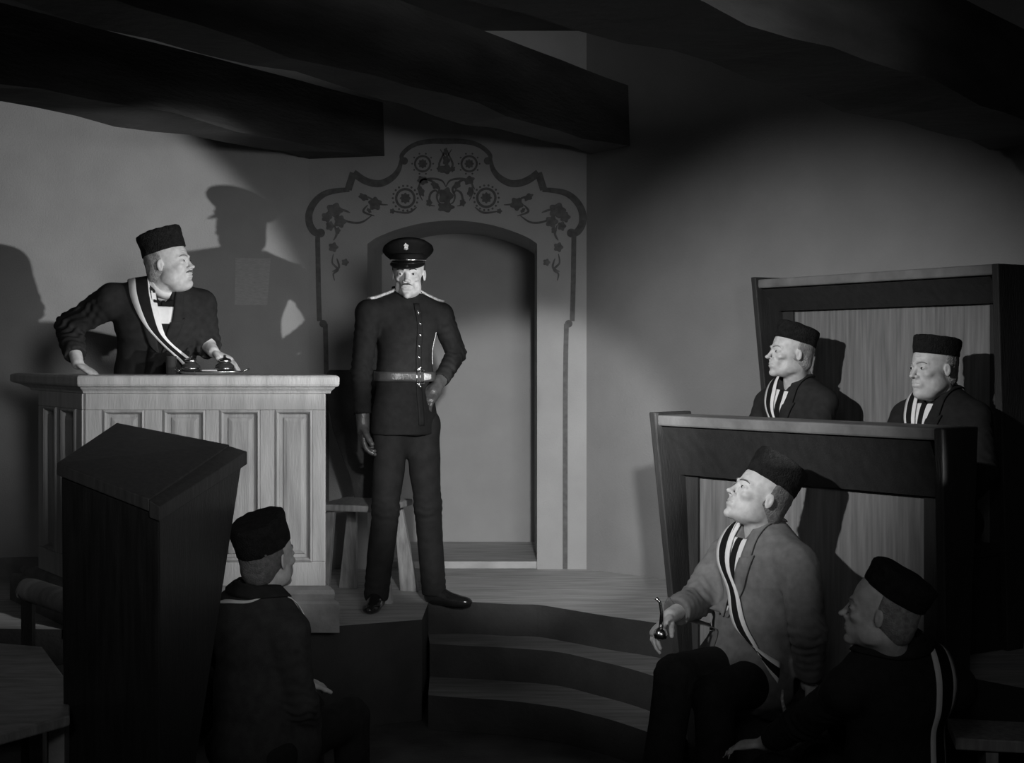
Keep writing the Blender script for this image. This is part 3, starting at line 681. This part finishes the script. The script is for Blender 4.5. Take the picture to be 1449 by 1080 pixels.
    jn = [(J['kn'+s], (J['an'+s]-J['hip'+s]).normalized(), .08, .004) for s in 'RL']+[(J['an'+s]+V((0, 0, .05)), (0, 0, 1), .06, .005) for s in 'RL']
    part('trousers', tomesh('trousers', cloth(pos, q, .003, g('seed', 1)+7, jn, .10), q), g('tm', 'suit2'))
    for s in 'RL':
        sc = Sculpt(); a, t = J['an'+s], J['toe'+s]; fl = a.z-.08*S; d = (t-a); d.z = 0; d.normalize(); FR = Matrix((d.cross(V((0, 0, 1))), d, V((0, 0, 1)))).transposed()
        sc.cap(a+V((0, 0, .0)), a-V((0, 0, .035)), .042, .040, .02); b = V((a.x, a.y, fl)); sc.cap(a-V((0, 0, .005)), b+d*.11+V((0, 0, .03)), .036, .026, .02)
        sc.ell(b+d*.02+V((0, 0, .035)), (.040, .075, .038), FR, .02); sc.ell(b+d*.13+V((0, 0, .026)), (.044, .085, .030), FR, .03)
        sc.cut(b, (0, 0, -1), .002); pos, q = sc.mesh('shoe', .005); part('shoe', tomesh('shoe', pos, q), g('shoem', 'leather'))
    # ---- draped strips
    def TT(x, y, z): return nk+(r*x+f*y+u*z)*S
    def TD(x, y, z): return (r*x+f*y+u*z).normalized()
    def ribbon(name, keys, mats, stripes=None, n=40, lift=.004, th=.004, m=None, far=.30, tor=False):
        """keys: (x,y,z) centre in chest frame, outward dir, width dir, half width"""
        K = [[TT(*a), TD(*b), TD(*c), h*S] for a, b, c, h in keys]; stripes = stripes or [-1, 1]
        rows = []; xs = sorted(set(stripes+[-1, -.5, 0, .5, 1])); na = len(xs)
        cen = catmull([k_[0] for k_ in K], 12); N = len(cen)
        for i, c in enumerate(cen):
            t = i/(N-1)*(len(K)-1); j = min(int(t), len(K)-2); w_ = t-j; o_ = (K[j][1]*(1-w_)+K[j+1][1]*w_).normalized(); wd = (K[j][2]*(1-w_)+K[j+1][2]*w_).normalized(); hw = K[j][3]*(1-w_)+K[j+1][3]*w_
            row = []
            for x in xs:
                p = c+wd*hw*x; h = (tb_ if tor and tb_ else bvh).ray_cast(p+o_*far, -o_, far+.12); row.append((h[0] if h[0] is not None else p)+o_*lift)
            rows.append(row)
        for _ in range(2):
            rows = [rows[0]]+[[(rows[i-1][j]+rows[i+1][j]+rows[i][j]*2)/4 for j in range(na)] for i in range(1, N-1)]+[rows[-1]]
        bm = bmesh.new(); top = [[bm.verts.new(p) for p in row] for row in rows]
        for i in range(N-1):
            for j in range(na-1):
                ff = bm.faces.new((top[i][j], top[i][j+1], top[i+1][j+1], top[i+1][j])); ff.smooth = True
                mid = (xs[j]+xs[j+1])/2; ff.material_index = (1 if stripes and len(stripes) > 2 and abs(mid) < abs(stripes[1]) else 0)
        o_ = part(name, bm, mats, True); md = o_.modifiers.new('thick', 'SOLIDIFY'); md.thickness = th; md.offset = 0; return o_
    rib = lambda *a, **k: ribbon(*a, **k)
    ctx = dict(J=J, r=r, f=f, u=u, TT=TT, TD=TD, rib=rib, part=part, hg=hg, HR=HR, bvh=bvh, S=S, root=root, nk=nk, hs=hs)
    if g('collar', 'white'):
        # shirt collar ring round the neck
        cb = nk+u*.046; ca = (hc+HR @ V((0, -.03, -.07))*hs-cb).normalized(); bm = bmesh.new(); ro = ca.to_track_quat('Z', 'Y').to_matrix()
        lathe(bm, cb, [(.060*S, 0), (.069*S, .0), (.0615*S, .036), (.058*S, .038), (.056*S, .032)], 36, 1, 1.05, ro); part('shirt_collar', bm, g('collar', 'white'))
    if g('detail'): g('detail')(ctx)
    return ctx

def officer_cap(hg, HR, hs, part):
    tl = Matrix.Rotation(-.02, 3, 'X') @ Matrix.Rotation(.0, 3, 'Y'); R = HR @ tl; c = hg(0, -.008, .056)
    def ovals(bm, prof, n=56, cc=c, RR=R): return lathe(bm, cc, prof, n, .90, 1.08, RR)
    bm = bmesh.new(); ovals(bm, [(.060, .010), (.088, .0), (.092, .002), (.094, .040), (.090, .044)]); part('cap_band', bm, 'felt')
    bm = bmesh.new(); R2 = R @ Matrix.Rotation(.34, 3, 'X') @ Matrix.Rotation(.06, 3, 'Y'); ovals(bm, [(.085, .012), (.092, .018), (.114, .036), (.132, .052), (.140, .062), (.137, .072), (.118, .086), (.07, .095), (.01, .098)], 64, c, R2); part('cap_crown', bm, 'felt')
    # peak
    bm = bmesh.new(); rows = []
    for j in range(7):
        t = j/6; row = []
        for i in range(25):
            a = math.radians(20+140*i/24); rr = 1+t*.50*math.sin(math.radians(180*i/24))**.6
            row.append(bm.verts.new(c+R @ V((.083*math.cos(a)*rr, .0995*math.sin(a)*(1+(rr-1)*.9), .006-.034*t*math.sin(math.radians(180*i/24))**.7))))
        rows.append(row)
    for a, b in zip(rows, rows[1:]):
        for i in range(24): bm.faces.new((a[i], a[i+1], b[i+1], b[i]))
    o = part('cap_peak', bm, 'patent'); m = o.modifiers.new('thick', 'SOLIDIFY'); m.thickness = .003
    bm = bmesh.new(); tube(bm, [c+R @ V((.088*math.cos(a), .1045*math.sin(a), .010+.004*math.sin(a))) for a in [math.radians(12+156*i/24) for i in range(25)]], .0045); part('chin_strap', bm, 'metal')
    for s in (-1, 1):
        bm = bmesh.new(); bmesh.ops.create_uvsphere(bm, u_segments=10, v_segments=8, radius=.006, matrix=Matrix.Translation(c+R @ V((s*.086, .025, .012)))); part('strap_button', bm, 'metal')
    bc = c+R2 @ V((0, .128, .040))
    bm = bmesh.new(); sh = [(0, .020), (.006, .010), (.013, .004), (.009, -.006), (.011, -.015), (0, -.020), (-.011, -.015), (-.009, -.006), (-.013, .004), (-.006, .010)]
    fr, rr_, uu = R2 @ V((0, 1, 0)), R2 @ V((1, 0, 0)), (R2 @ V((0, .55, 1))).normalized()
    hexa(bm, [bc+rr_*x+uu*z for x, z in sh], [bc+rr_*x*.7+uu*z*.7+fr*.008 for x, z in sh]); part('cap_badge', bm, 'braid', False)

ST = [-1, -.46, .46, 1]
def lapels(ctx, m, long=.24, wd=.030, shirt=True, tie='black', tiew=.018):
    rib, TT = ctx['rib'], ctx['TT']
    if shirt: rib('shirt_front', [((0, .10, -.0), (0, 1, .5), (1, 0, 0), .055), ((0, .12, -.08), (0, 1, 0), (1, 0, 0), .040), ((0, .12, -.16), (0, 1, 0), (1, 0, 0), .018), ((0, .12, -long), (0, 1, 0), (1, 0, 0), .004)], 'white', lift=.002, th=.003)
    if tie: rib('necktie', [((0, .10, .0), (0, 1, .4), (1, 0, 0), .012), ((0, .12, -.08), (0, 1, 0), (1, 0, 0), tiew*.8), ((0, .12, -.24), (0, 1, 0), (1, 0, 0), tiew)], tie, lift=.007, th=.005)
    for s in (-1, 1):
        rib('lapel', [((s*.060, -.04, .05), (s*.4, .2, 1), (s*.8, -.2, -.2), .014), ((s*.068, .06, .0), (0, 1, .7), (s*1, 0, .1), .020), ((s*.062, .11, -.06), (0, 1, .1), (s*1, 0, .15), .024)], m, lift=.008, th=.006, n=20)
        rib('lapel', [((s*.066, .11, -.055), (0, 1, .1), (s*1, 0, .3), .034), ((s*.050, .12, -.11), (0, 1, 0), (s*1, 0, .15), .030), ((s*.034, .12, -.18), (0, 1, 0), (s*1, 0, .1), .020), ((s*.012, .12, -long-.02), (0, 1, 0), (s*1, 0, .1), .005)], m, lift=.008, th=.006)
def buttons(ctx, zs, x=0, m='metal', r=.009):
    for z in zs:
        p = ctx['TT'](x, .35, z); h = ctx['bvh'].ray_cast(p, -ctx['f'], .5)
        if h[0] is None: continue
        bm = bmesh.new(); bmesh.ops.create_uvsphere(bm, u_segments=12, v_segments=8, radius=r, matrix=Matrix.Translation(h[0]+ctx['f']*.003)); ctx['part']('button', bm, m)
def front_seam(ctx, m, z0=-.02, z1=-.72, x=.012):
    ctx['rib']('front_edge', [((x, .12, z0), (0, 1, 0), (1, 0, 0), .016), ((x, .12, (z0+z1)/2), (0, 1, 0), (1, 0, 0), .016), ((x, .12, z1), (0, 1, 0), (1, 0, 0), .016)], m, lift=.004, th=.006)
def sash(ctx, side=1, w=.052, end=(-.20, .02, -.46), start=(.085, -.03, .05), mid=None, back=True, cross=1.0):
    """from shoulder on `side` over the chest to the opposite hip"""
    s = side; wd = (1, 0, .55*s)
    K = []
    if back: K.append(((s*.09, -.14, -.12), (0, -1, .2), (1, 0, 0), w))
    K += [((s*.095, -.05, .03), (0, -.3, 1), (1, .1*s, 0), w), ((s*.088, .05, .0), (0, .7, 1), (1, 0, .1*s), w), ((s*(.095-.045*cross), .12, -.10), (0, 1, .1), wd, w), ((s*(.095-.115*cross), .12, -.21), (0, 1, 0), wd, w), ((s*(.095-.185*cross), .11, -.33), (-s*.3, 1, 0), wd, w), ((-s*.17, .05, -.44), (-s*.9, .6, 0), (.6, .5*-s, .6*s), w)]
    ctx['rib']('sash', K, ['white', 'black'], stripes=ST, lift=.012, th=.003)

# ================================================================ THE PEOPLE
# --- uniformed officer standing on the platform
def det_officer(c):
    rib, TT, part, r, f, u, hg = (c[k] for k in ('rib', 'TT', 'part', 'r', 'f', 'u', 'hg'))
    front_seam(c, 'uni', .0, -.60, .0)
    buttons(c, [-.045, -.10, -.155, -.21, -.265, -.32, -.40], .0, r=.0108)
    # stand collar with studs
    bm = bmesh.new(); ro = (c['HR'] @ V((0, -.02, .2))+u).normalized().to_track_quat('Z', 'Y').to_matrix(); cb = c['nk']+u*.040
    lathe(bm, cb, [(.060, 0), (.073, 0), (.067, .043), (.064, .045), (.060, .040)], 36, 1, 1.05, ro); part('stand_collar', bm, 'felt')
    for a in (-80, -55, -30, -10, 10, 30, 55, 80):
        a = math.radians(a); p = cb+r*.074*math.sin(a)+f*.078*math.cos(a)+u*.014
        bm = bmesh.new(); bmesh.ops.create_uvsphere(bm, u_segments=8, v_segments=6, radius=.0055, matrix=Matrix.Translation(p)); part('collar_stud', bm, 'metal')
    for s in (-1, 1):
        rib('epaulette', [((s*.075, 0, .03), (0, 0, 1), (0, 1, 0), .015), ((s*.13, 0, .02), (0, 0, 1), (0, 1, 0), .020), ((s*.180, 0, -.01), (s*.4, 0, 1), (0, 1, 0), .026), ((s*.198, 0, -.02), (s*.6, 0, .8), (0, 1, 0), .024)], 'braid', lift=.007, th=.012)
    # belt
    w_ = -.36; K = []
    for i in range(13):
        a = math.radians(-180+i*30); K.append(((math.sin(a)*.12, math.cos(a)*.10, w_), (math.sin(a), math.cos(a), 0), (0, 0, 1), .024))
    rib('belt', K, 'belt', lift=.009, th=.006, tor=True)
    h = c['bvh'].ray_cast(TT(0.0, .4, w_), -f, .6); p = h[0]+f*.014
    bm = bmesh.new(); R_ = Matrix((r, f, u)).transposed()
    for a, b in (((-.023, -.034), (.023, -.034)), ((.023, -.034), (.023, .034)), ((.023, .034), (-.023, .034)), ((-.023, .034), (-.023, -.034))):
        tube(bm, [p+r*a[0]+u*a[1], p+r*b[0]+u*b[1]], .0035)
    tube(bm, [p-r*.0-u*.03, p+r*.0+u*.03], .002); part('belt_buckle', bm, 'metal')
    rib('belt_end', [((-.02, .1, w_), (0, 1, 0), (0, 0, 1), .019), ((-.07, .1, w_), (-.1, 1, 0), (0, 0, 1), .012)], 'braid', lift=.016, th=.003, tor=True)
    for dz in (-.048, .046):
        bm = bmesh.new(); bmesh.ops.create_uvsphere(bm, u_segments=8, v_segments=6, radius=.006, matrix=Matrix.Translation(p+u*dz)); part('button', bm, 'metal')
    rib('chest_edge', [((-.135, .1, -.14), (-.6, 1, 0), (1, 0, 0), .003), ((-.135, .1, -.30), (-.6, 1, 0), (1, 0, 0), .003)], 'braid', lift=.004, th=.003)
officer = person(dict(label='uniformed officer in peaked cap standing with one hand on his hip before the doorway', J=dict(
    head=P(578, 388, 6.98), neck=P(574, 430, 7.02), pelvis=P(572, 590, 7.02), shR=P(521, 443, 6.85), shL=P(624, 446, 7.15),
    elR=P(511, 528, 6.89), wrR=P(514, 602, 6.87), elL=P(646, 500, 7.20), wrL=P(618, 548, 7.03),
    hipR=P(555, 602, 6.98), hipL=P(597, 602, 7.06), knR=P(546, 720, 6.93), anR=P(533, 838, 6.99), toeR=P(526, 855, 6.86), knL=P(605, 715, 7.03), anL=P(614, 833, 7.16), toeL=P(650, 847, 7.10)),
    hf=(-.02, -1, -.06), hat='cap', hs=1.04, S=1.0, bw=.150, hintR=(0, 0, -1), handR=((.02, -.12, -1), (1, .2, 0), (0, -1, 0), .65), handL=((-.55, -.55, -.7), (.3, .9, -.3), (-.5, .1, 1), .5),
    moustache=(.8, .7), moustm='hairk', hairm='hairk', jm='uni', tm='trou', shoem='patent', hemlen=.085, grow=.006, sleeve=.93, fold=.0020, collar=None, belt=1, gloves=1, wcut=.048, skirt=.004, tw=.96, crotch=1, detail=det_officer, seed=3, fine=.0026, lean=1))
root = officer['root']
# --- judge leaning on the desk
def det_judge(c):
    lapels(c, 'suit', .20, tie=None)
    rib, TT, part, r, f, u = (c[k] for k in ('rib', 'TT', 'part', 'r', 'f', 'u'))
    rib('waistcoat', [((0, .15, -.07), (0, 1, 0), (1, 0, 0), .030), ((0, .15, -.18), (0, 1, 0), (1, 0, 0), .05), ((0, .15, -.40), (0, 1, 0), (1, 0, 0), .07)], 'black', lift=.004, th=.003)
    p = c['nk']+f*.088+u*.012; bm = bmesh.new()
    for s in (-1, 1): bm2 = hexa(bm, [p+r*s*.004+u*.006, p+r*s*.004-u*.006, p+r*s*.046-u*.020, p+r*s*.046+u*.020], [q+f*.012 for q in (p+r*s*.004+u*.006, p+r*s*.004-u*.006, p+r*s*.046-u*.020, p+r*s*.046+u*.020)])
    obox(bm, p, r, f, u, (-.009, -.004, -.010), (.009, .018, .010)); bevel(part('bow_tie', bm, 'black', False), .003)
    buttons(c, [-.13, -.17], -.0, r=.004); sash(c, 1, .056, cross=1.35)
judge = person(dict(label='portly man in fur hat and sash leaning on the tall pale desk', J=dict(
    head=P(240, 374, 6.66), neck=P(229, 418, 6.72), pelvis=P(215, 590, 7.08), shR=P(160, 424, 6.68), shL=P(284, 432, 6.82), elR=P(97, 462, 6.78), wrR=P(110, 515, 6.60), elL=P(293, 487, 6.88), wrL=P(302, 498, 6.80),
    hipR=P(195, 600, 7.1), hipL=P(245, 600, 7.12), anR=V((-1.88, 7.12, .57)), anL=V((-1.60, 7.15, .57))),
    hf=(.95, -.24, .14), hu=(-.12, 0, 1), hs=1.06, S=1.04, bw=.178, belly=.85, fat=1.1, handR=((.75, -.25, -.42), (-.1, -.1, -1), (.2, .9, 0), .35), handL=((.9, -.12, -.42), (0, 0, -1), (-.3, -.8, 0), .35),
    hat=dict(tilt=.16, h=.10, w=1.0, dz=.004), moustache=(.8, 1.0), hairm='hairw', moustm='hair', jm='suit', hemlen=.10, grow=.012, sleeve=1.12, seed=8, detail=det_judge,
    wrinkles=[(P(110, 455, 6.7), (.7, 0, -.7), .12, .007)]))
# --- upper left seated man
def det_a(c): lapels(c, 'suit', .24); sash(c, 1, .044)
tier = ZP
def seat_legs(pv, f, z, w=.11, kd=.43, zf=0):
    f = V(f).normalized(); r = f.cross(V((0, 0, 1)))
    return dict(hipR=pv+r*.09, hipL=pv-r*.09, knR=pv+r*w+f*kd+V((0, 0, .03)), knL=pv-r*w+f*kd+V((0, 0, .03)), anR=V((0, 0, 0))+pv+r*w+f*(kd+.02)+V((0, 0, zf+.08-pv.z)), anL=pv-r*w+f*(kd+.02)+V((0, 0, zf+.08-pv.z)),
                toeR=pv+r*(w+.02)+f*(kd+.17)+V((0, 0, zf+.03-pv.z)), toeL=pv-r*(w+.02)+f*(kd+.17)+V((0, 0, zf+.03-pv.z)))
pv = V((1.36, 6.82, 1.03)); J = seat_legs(pv, (-.80, -.60, 0), 0, zf=ZP)
J.update(head=P(1118, 500, 6.66), neck=P(1128, 549, 6.74), pelvis=pv, shR=P(1088, 570, 6.93), shL=P(1166, 570, 6.60), wrR=pv+V((-.36, -.13, .10)), wrL=pv+V((-.22, -.35, .09)))
person(dict(label='upper left seated man with gaunt face, fur hat and striped sash, looking left', J=J, hf=(-.95, -.26, .10), hs=1.02, S=1.0, hat=dict(tilt=.22, h=.082), seated=1, nose=1.7, lean=1, fat=.93, hintR=(-.2, .3, -1), hintL=(.5, -.3, -1),
    handR=((-.8, -.6, -.2), (0, 0, -1), (.6, -.8, 0), .4), handL=((-.8, -.2, -.2), (0, 0, -1), (-.3, .8, 0), .4), finehands='', jm='suit', seed=12, detail=det_a, hairm='hairw', fine=.003))
# --- upper right seated man
def det_b(c): lapels(c, 'suit2', .24, tiew=.014); sash(c, 1, .042)
pv = V((1.80, 5.96, 1.03)); J = seat_legs(pv, (-.80, -.60, 0), 0, zf=ZP)
J.update(head=P(1320, 521, 5.90), neck=P(1333, 571, 5.97), pelvis=pv, shR=P(1285, 588, 6.15), shL=P(1380, 592, 5.83), elL=P(1392, 668, 5.74), wrL=P(1358, 712, 5.62), wrR=pv+V((-.36, -.13, .10)))
person(dict(label='upper right seated man in fur hat and dark suit beside the bench end', J=J, hf=(-.88, -.42, -.02), hs=1.03, S=1.03, hat=dict(tilt=.14, h=.075), seated=1, nose=1.3, fat=1.06, hintR=(-.2, .3, -1), hintL=(.5, -.3, -1),
    handR=((-.8, -.6, -.2), (0, 0, -1), (.6, -.8, 0), .4), handL=((-.75, .1, -.45), (0, 0, -1), (-.3, .8, 0), .4), finehands='L', jm='suit2', seed=22, detail=det_b, hairm='hairw'))
# --- man in the grey coat
def det_c(c):
    lapels(c, 'coat', .26, tiew=.015); sash(c, 1, .056)
    c['rib']('waistcoat', [((.07, .15, -.22), (.2, 1, 0), (1, 0, 0), .02), ((.08, .15, -.34), (.2, 1, 0), (1, 0, 0), .05), ((.08, .15, -.46), (.2, 1, 0), (1, 0, 0), .07)], 'vest', lift=.004, th=.003)
    bm = bmesh.new(); p = c['TT'](.03, .4, -.33); pts = []
    for i in range(9):
        h = c['bvh'].ray_cast(c['TT'](.04+.012*i, .4, -.33-.006*math.sin(i/8*math.pi)*3), -c['f'], .6)
        if h[0] is not None: pts.append(h[0]+c['f']*.010)
    if len(pts) > 2: tube(bm, pts, .002); c['part']('watch_chain', bm, 'metal')
    q = c['TT'](-.20, .05, -.50); h = c['bvh'].ray_cast(q+c['TD'](-.9, .6, 0)*.3, -c['TD'](-.9, .6, 0), .5); q = h[0] if h[0] is not None else q
    bm = bmesh.new(); tube(bm, [q+V((0, 0, .0)), q+V((-.005, -.012, -.03)), q+V((.004, -.016, -.075))], [.005, .006, .008]); c['part']('sash_tassel', bm, 'braid')
pv = V((.92, 5.33, .54)); J = seat_legs(pv, (-.80, -.50, 0), 0, zf=0)
J.update(head=P(1074, 703, 5.27), neck=P(1080, 762, 5.33), pelvis=pv, shR=P(1030, 790, 5.48), shL=P(1128, 800, 5.14), elL=P(1146, 895, 5.05), wrL=P(1143, 968, 5.18), elR=P(985, 850, 5.38), wrR=P(948, 872, 5.18))
J['knR'] = P(955, 955, 5.05); J['knL'] = P(1010, 985, 4.98); J['anR'] = V((.50, 4.97, .08)); J['anL'] = V((.72, 4.96, .08)); J['toeR'] = V((.38, 4.93, .03)); J['toeL'] = V((.60, 4.92, .03))
coatman = person(dict(label='seated man in a pale grey coat and dark fur hat, propped on one arm', J=J, hf=(-.84, -.22, .44), hs=1.08, S=1.03, hat=dict(tilt=.13, h=.10, w=.98, dz=.004), seated=1, nose=1.2,
    handR=((-.55, -.45, -.45), (.3, -.3, -1), (.4, -.9, .1), .75), handL=((.35, -.3, -.35), (0, 0, -1), (-.7, .3, 0), .3), jm='coat', sleeve=1.15, grow=.018, seed=31, fold=.005, detail=det_c, hairm='hair', bw=.162, belly=.8))
# something small and shiny in his hand
hp = P(934, 868, 5.06); bm = bmesh.new(); tube(bm, [hp+V((-.015, 0, .055)), hp+V((.0, 0, .04)), hp+V((.006, 0, .0)), hp+V((.004, 0, -.05))], [.007, .006, .006, .009])
lathe(bm, hp+V((.002, -.0, -.095)), [(.006, 0), (.022, .006), (.026, .02), (.020, .036), (.008, .045)], 20)
tag(link('tobacco_pipe', bm, 'metal', smooth=True), 'small shiny pipe held in the hand of the grey coated man', 'pipe')
# --- man at the lower right, seen from behind
def det_d(c):
    c['rib']('coat_collar', [((-.07, .02, .03), (-1, .2, .3), (0, -.2, 1), .03), ((-.04, -.06, .04), (-.4, -1, .3), (0, -.2, 1), .034), ((.04, -.06, .04), (.4, -1, .3), (0, -.2, 1), .034), ((.07, .02, .03), (1, .2, .3), (0, -.2, 1), .03)], 'suit', lift=.008, th=.007)
    c['rib']('sash', [((.15, .10, -.05), (.2, 1, .2), (1, 0, 0), .05), ((.125, .0, .02), (.2, .1, 1), (1, 0, 0), .05), ((.110, -.09, -.03), (.1, -1, .5), (1, 0, 0), .05), ((.10, -.13, -.16), (.1, -1, 0), (1, 0, 0), .05), ((.10, -.13, -.32), (.1, -1, 0), (1, 0, 0), .052), ((.085, -.13, -.50), (.1, -1, 0), (1, 0, 0), .052)], ['white', 'black'], stripes=[-1, -.55, .60, 1], lift=.008, th=.003)
pv = V((1.17, 4.34, .32)); J = seat_legs(pv, (-.5, .85, 0), 0, zf=-.2)
J.update(head=P(1246, 866, 4.18), neck=P(1268, 925, 4.26), pelvis=pv, shL=P(1196, 978, 4.18), shR=P(1352, 974, 4.34), wrR=pv+V((-.12, .42, .14)), wrL=pv+V((-.34, .30, .14)))
person(dict(label='man at the lower right seen from behind, striped sash down his back', J=J, hf=(-.88, .38, .14), hs=1.0, S=.98, hat=dict(tilt=.40, h=.075, dy=-.012, dz=.006), seated=1, nose=1.4, hintL=(-.1, -.6, -1), hintR=(.3, .6, -1),
    handR=((-.85, .45, -.2), (0, 0, -1), (-.4, -.8, 0), .4), handL=((-.85, .45, -.2), (0, 0, -1), (.4, .8, 0), .4), finehands='', jm='suit', seed=41, detail=det_d, hairm='hairw', collar=None))
# --- man at the lower left, seen from behind
def det_e(c):
    c['rib']('coat_collar', [((-.07, .02, .03), (-1, .2, .3), (0, -.2, 1), .024), ((-.04, -.06, .04), (-.4, -1, .3), (0, -.2, 1), .028), ((.04, -.06, .04), (.4, -1, .3), (0, -.2, 1), .028), ((.07, .02, .03), (1, .2, .3), (0, -.2, 1), .024)], 'suit', lift=.008, th=.007)
    c['rib']('sash', [((-.16, -.05, -.06), (-.4, -.6, 1), (0, -1, 0), .014), ((-.06, -.10, .00), (0, -1, .6), (0, -.5, 1), .014), ((.06, -.07, .0), (.2, -.6, .8), (0, -.5, 1), .014), ((.13, .08, -.06), (.3, 1, .4), (.8, 0, .5), .02)], ['white', 'black'], stripes=[-1, 1], lift=.008, th=.003)
pv = V((-.93, 5.08, .32)); J = seat_legs(pv, (.50, .85, 0), 0, zf=0); 
J['anR'].z = J['anL'].z = .085; J['toeR'].z = J['toeL'].z = .035
J.update(head=P(380, 789, 5.05), neck=P(364, 848, 5.05), pelvis=pv, shL=P(304, 887, 5.17), shR=P(408, 893, 4.95), elR=P(428, 995, 5.0), wrR=P(440, 1040, 5.17), wrL=pv+V((.10, .42, .14)))
person(dict(label='man at the lower left seen from behind in fur hat, beside the reading desk', J=J, hf=(.55, .80, .10), hs=1.06, S=1.03, hat=dict(tilt=.26, h=.105, w=1.02, dz=-.012), seated=1, nose=1.0, hintL=(-.6, .2, -1),
    handR=((.35, .8, -.15), (0, 0, -1), (-.8, .4, 0), .8), handL=((.4, .85, -.2), (0, 0, -1), (.8, -.4, 0), .4), finehands='R', jm='coatm', seed=51, detail=det_e, hairm='hair', collar=None))

# ================================================================ BENCHES FOR THE FRONT MEN, TABLE
def low_bench(c, d, L, D, z, zf, label, m='box'):
    d = V((d[0], d[1], 0)).normalized(); n_ = V((-d.y, d.x, 0)); e = empty('low_bench', V((c[0], c[1], zf)), label, 'bench'); o = V((c[0], c[1], 0)); up = V((0, 0, 1))
    bm = bmesh.new(); obox(bm, o, d, n_, up, (-L/2, -D/2, z-.04), (L/2, D/2, z)); bevel(link('seat', bm, m, e), .005)
    for sx in (-1, 1): bm = bmesh.new(); obox(bm, o+d*sx*(L/2-.12), d, n_, up, (-.02, -D/2+.03, zf+.001), (.02, D/2-.03, z-.041)); link('leg', bm, m, e)
low_bench((1.17, 4.34), (.85, .5), .62, .30, .19, -.2, 'low dark bench under the man at the lower right')
low_bench((-.90, 5.08), (.85, -.50), .42, .26, .19, 0, 'low dark bench under the man at the lower left')
c = P(1440, 1042, 4.75); low_bench((c.x+.1, c.y), (.98, -.2), .62, .26, c.z+.012, -.2, 'plain wooden bench with a lit edge in the lower right corner', 'chairl')
tb = empty('low_table', V((-2.05, 5.4, 0)), 'pale-topped low wooden table in the lower left corner', 'table')
zt_ = .62; tt = [edge([q_], zt_)[0] for q_ in ((-60, 905), (60, 915), (99, 968), (99, 1012), (-60, 1055))]
bm = bmesh.new(); prism(bm, tt, zt_-.035, zt_); bevel(link('table_top', bm, 'table', tb), .006)
cen = sum(tt, V())/5
for q_ in (tt[0], tt[1], tt[3], tt[4]):
    b_ = q_+(cen-q_)*.2; bm = bmesh.new(); zf_ = 0 if b_.y > 4.93 else -.2; obox(bm, b_, V((1, 0, 0)), V((0, 1, 0)), V((0, 0, 1)), (-.025, -.025, zf_+.001), (.025, .025, zt_-.036)); link('leg', bm, 'table', tb)
ar = empty('bench_armrest', P(68, 850, 5.6)*1, 'rounded bolster chair arm beside the dark reading desk', 'chair'); ar.name = 'armchair'
b0 = P(40, 838, 5.75); b1 = P(112, 862, 5.45)
bm = bmesh.new(); tube(bm, catmull([b0, b0+V((.01, -.01, .01)), (b0+b1)/2+V((0, 0, .012)), b1-V((.01, -.01, -.01)), b1], 4), .048, 16); link('armrest', bm, 'table', ar, True)
for bq in (b0, b1):
    bm = bmesh.new(); obox(bm, V((bq.x, bq.y, 0)), V((1, 0, 0)), V((0, 1, 0)), V((0, 0, 1)), (-.022, -.022, .001), (.022, .022, bq.z-.03)); link('leg', bm, 'box', ar)
sd = (b1-b0); sd.z = 0; sd.normalize(); so = V((b0.x, b0.y, 0)); sn = V((sd.y, -sd.x, 0))
bm = bmesh.new(); obox(bm, so, sd, sn, V((0, 0, 1)), (0, -.42, .40), ((b1-b0).length, -.02, .45)); link('seat', bm, 'box', ar)
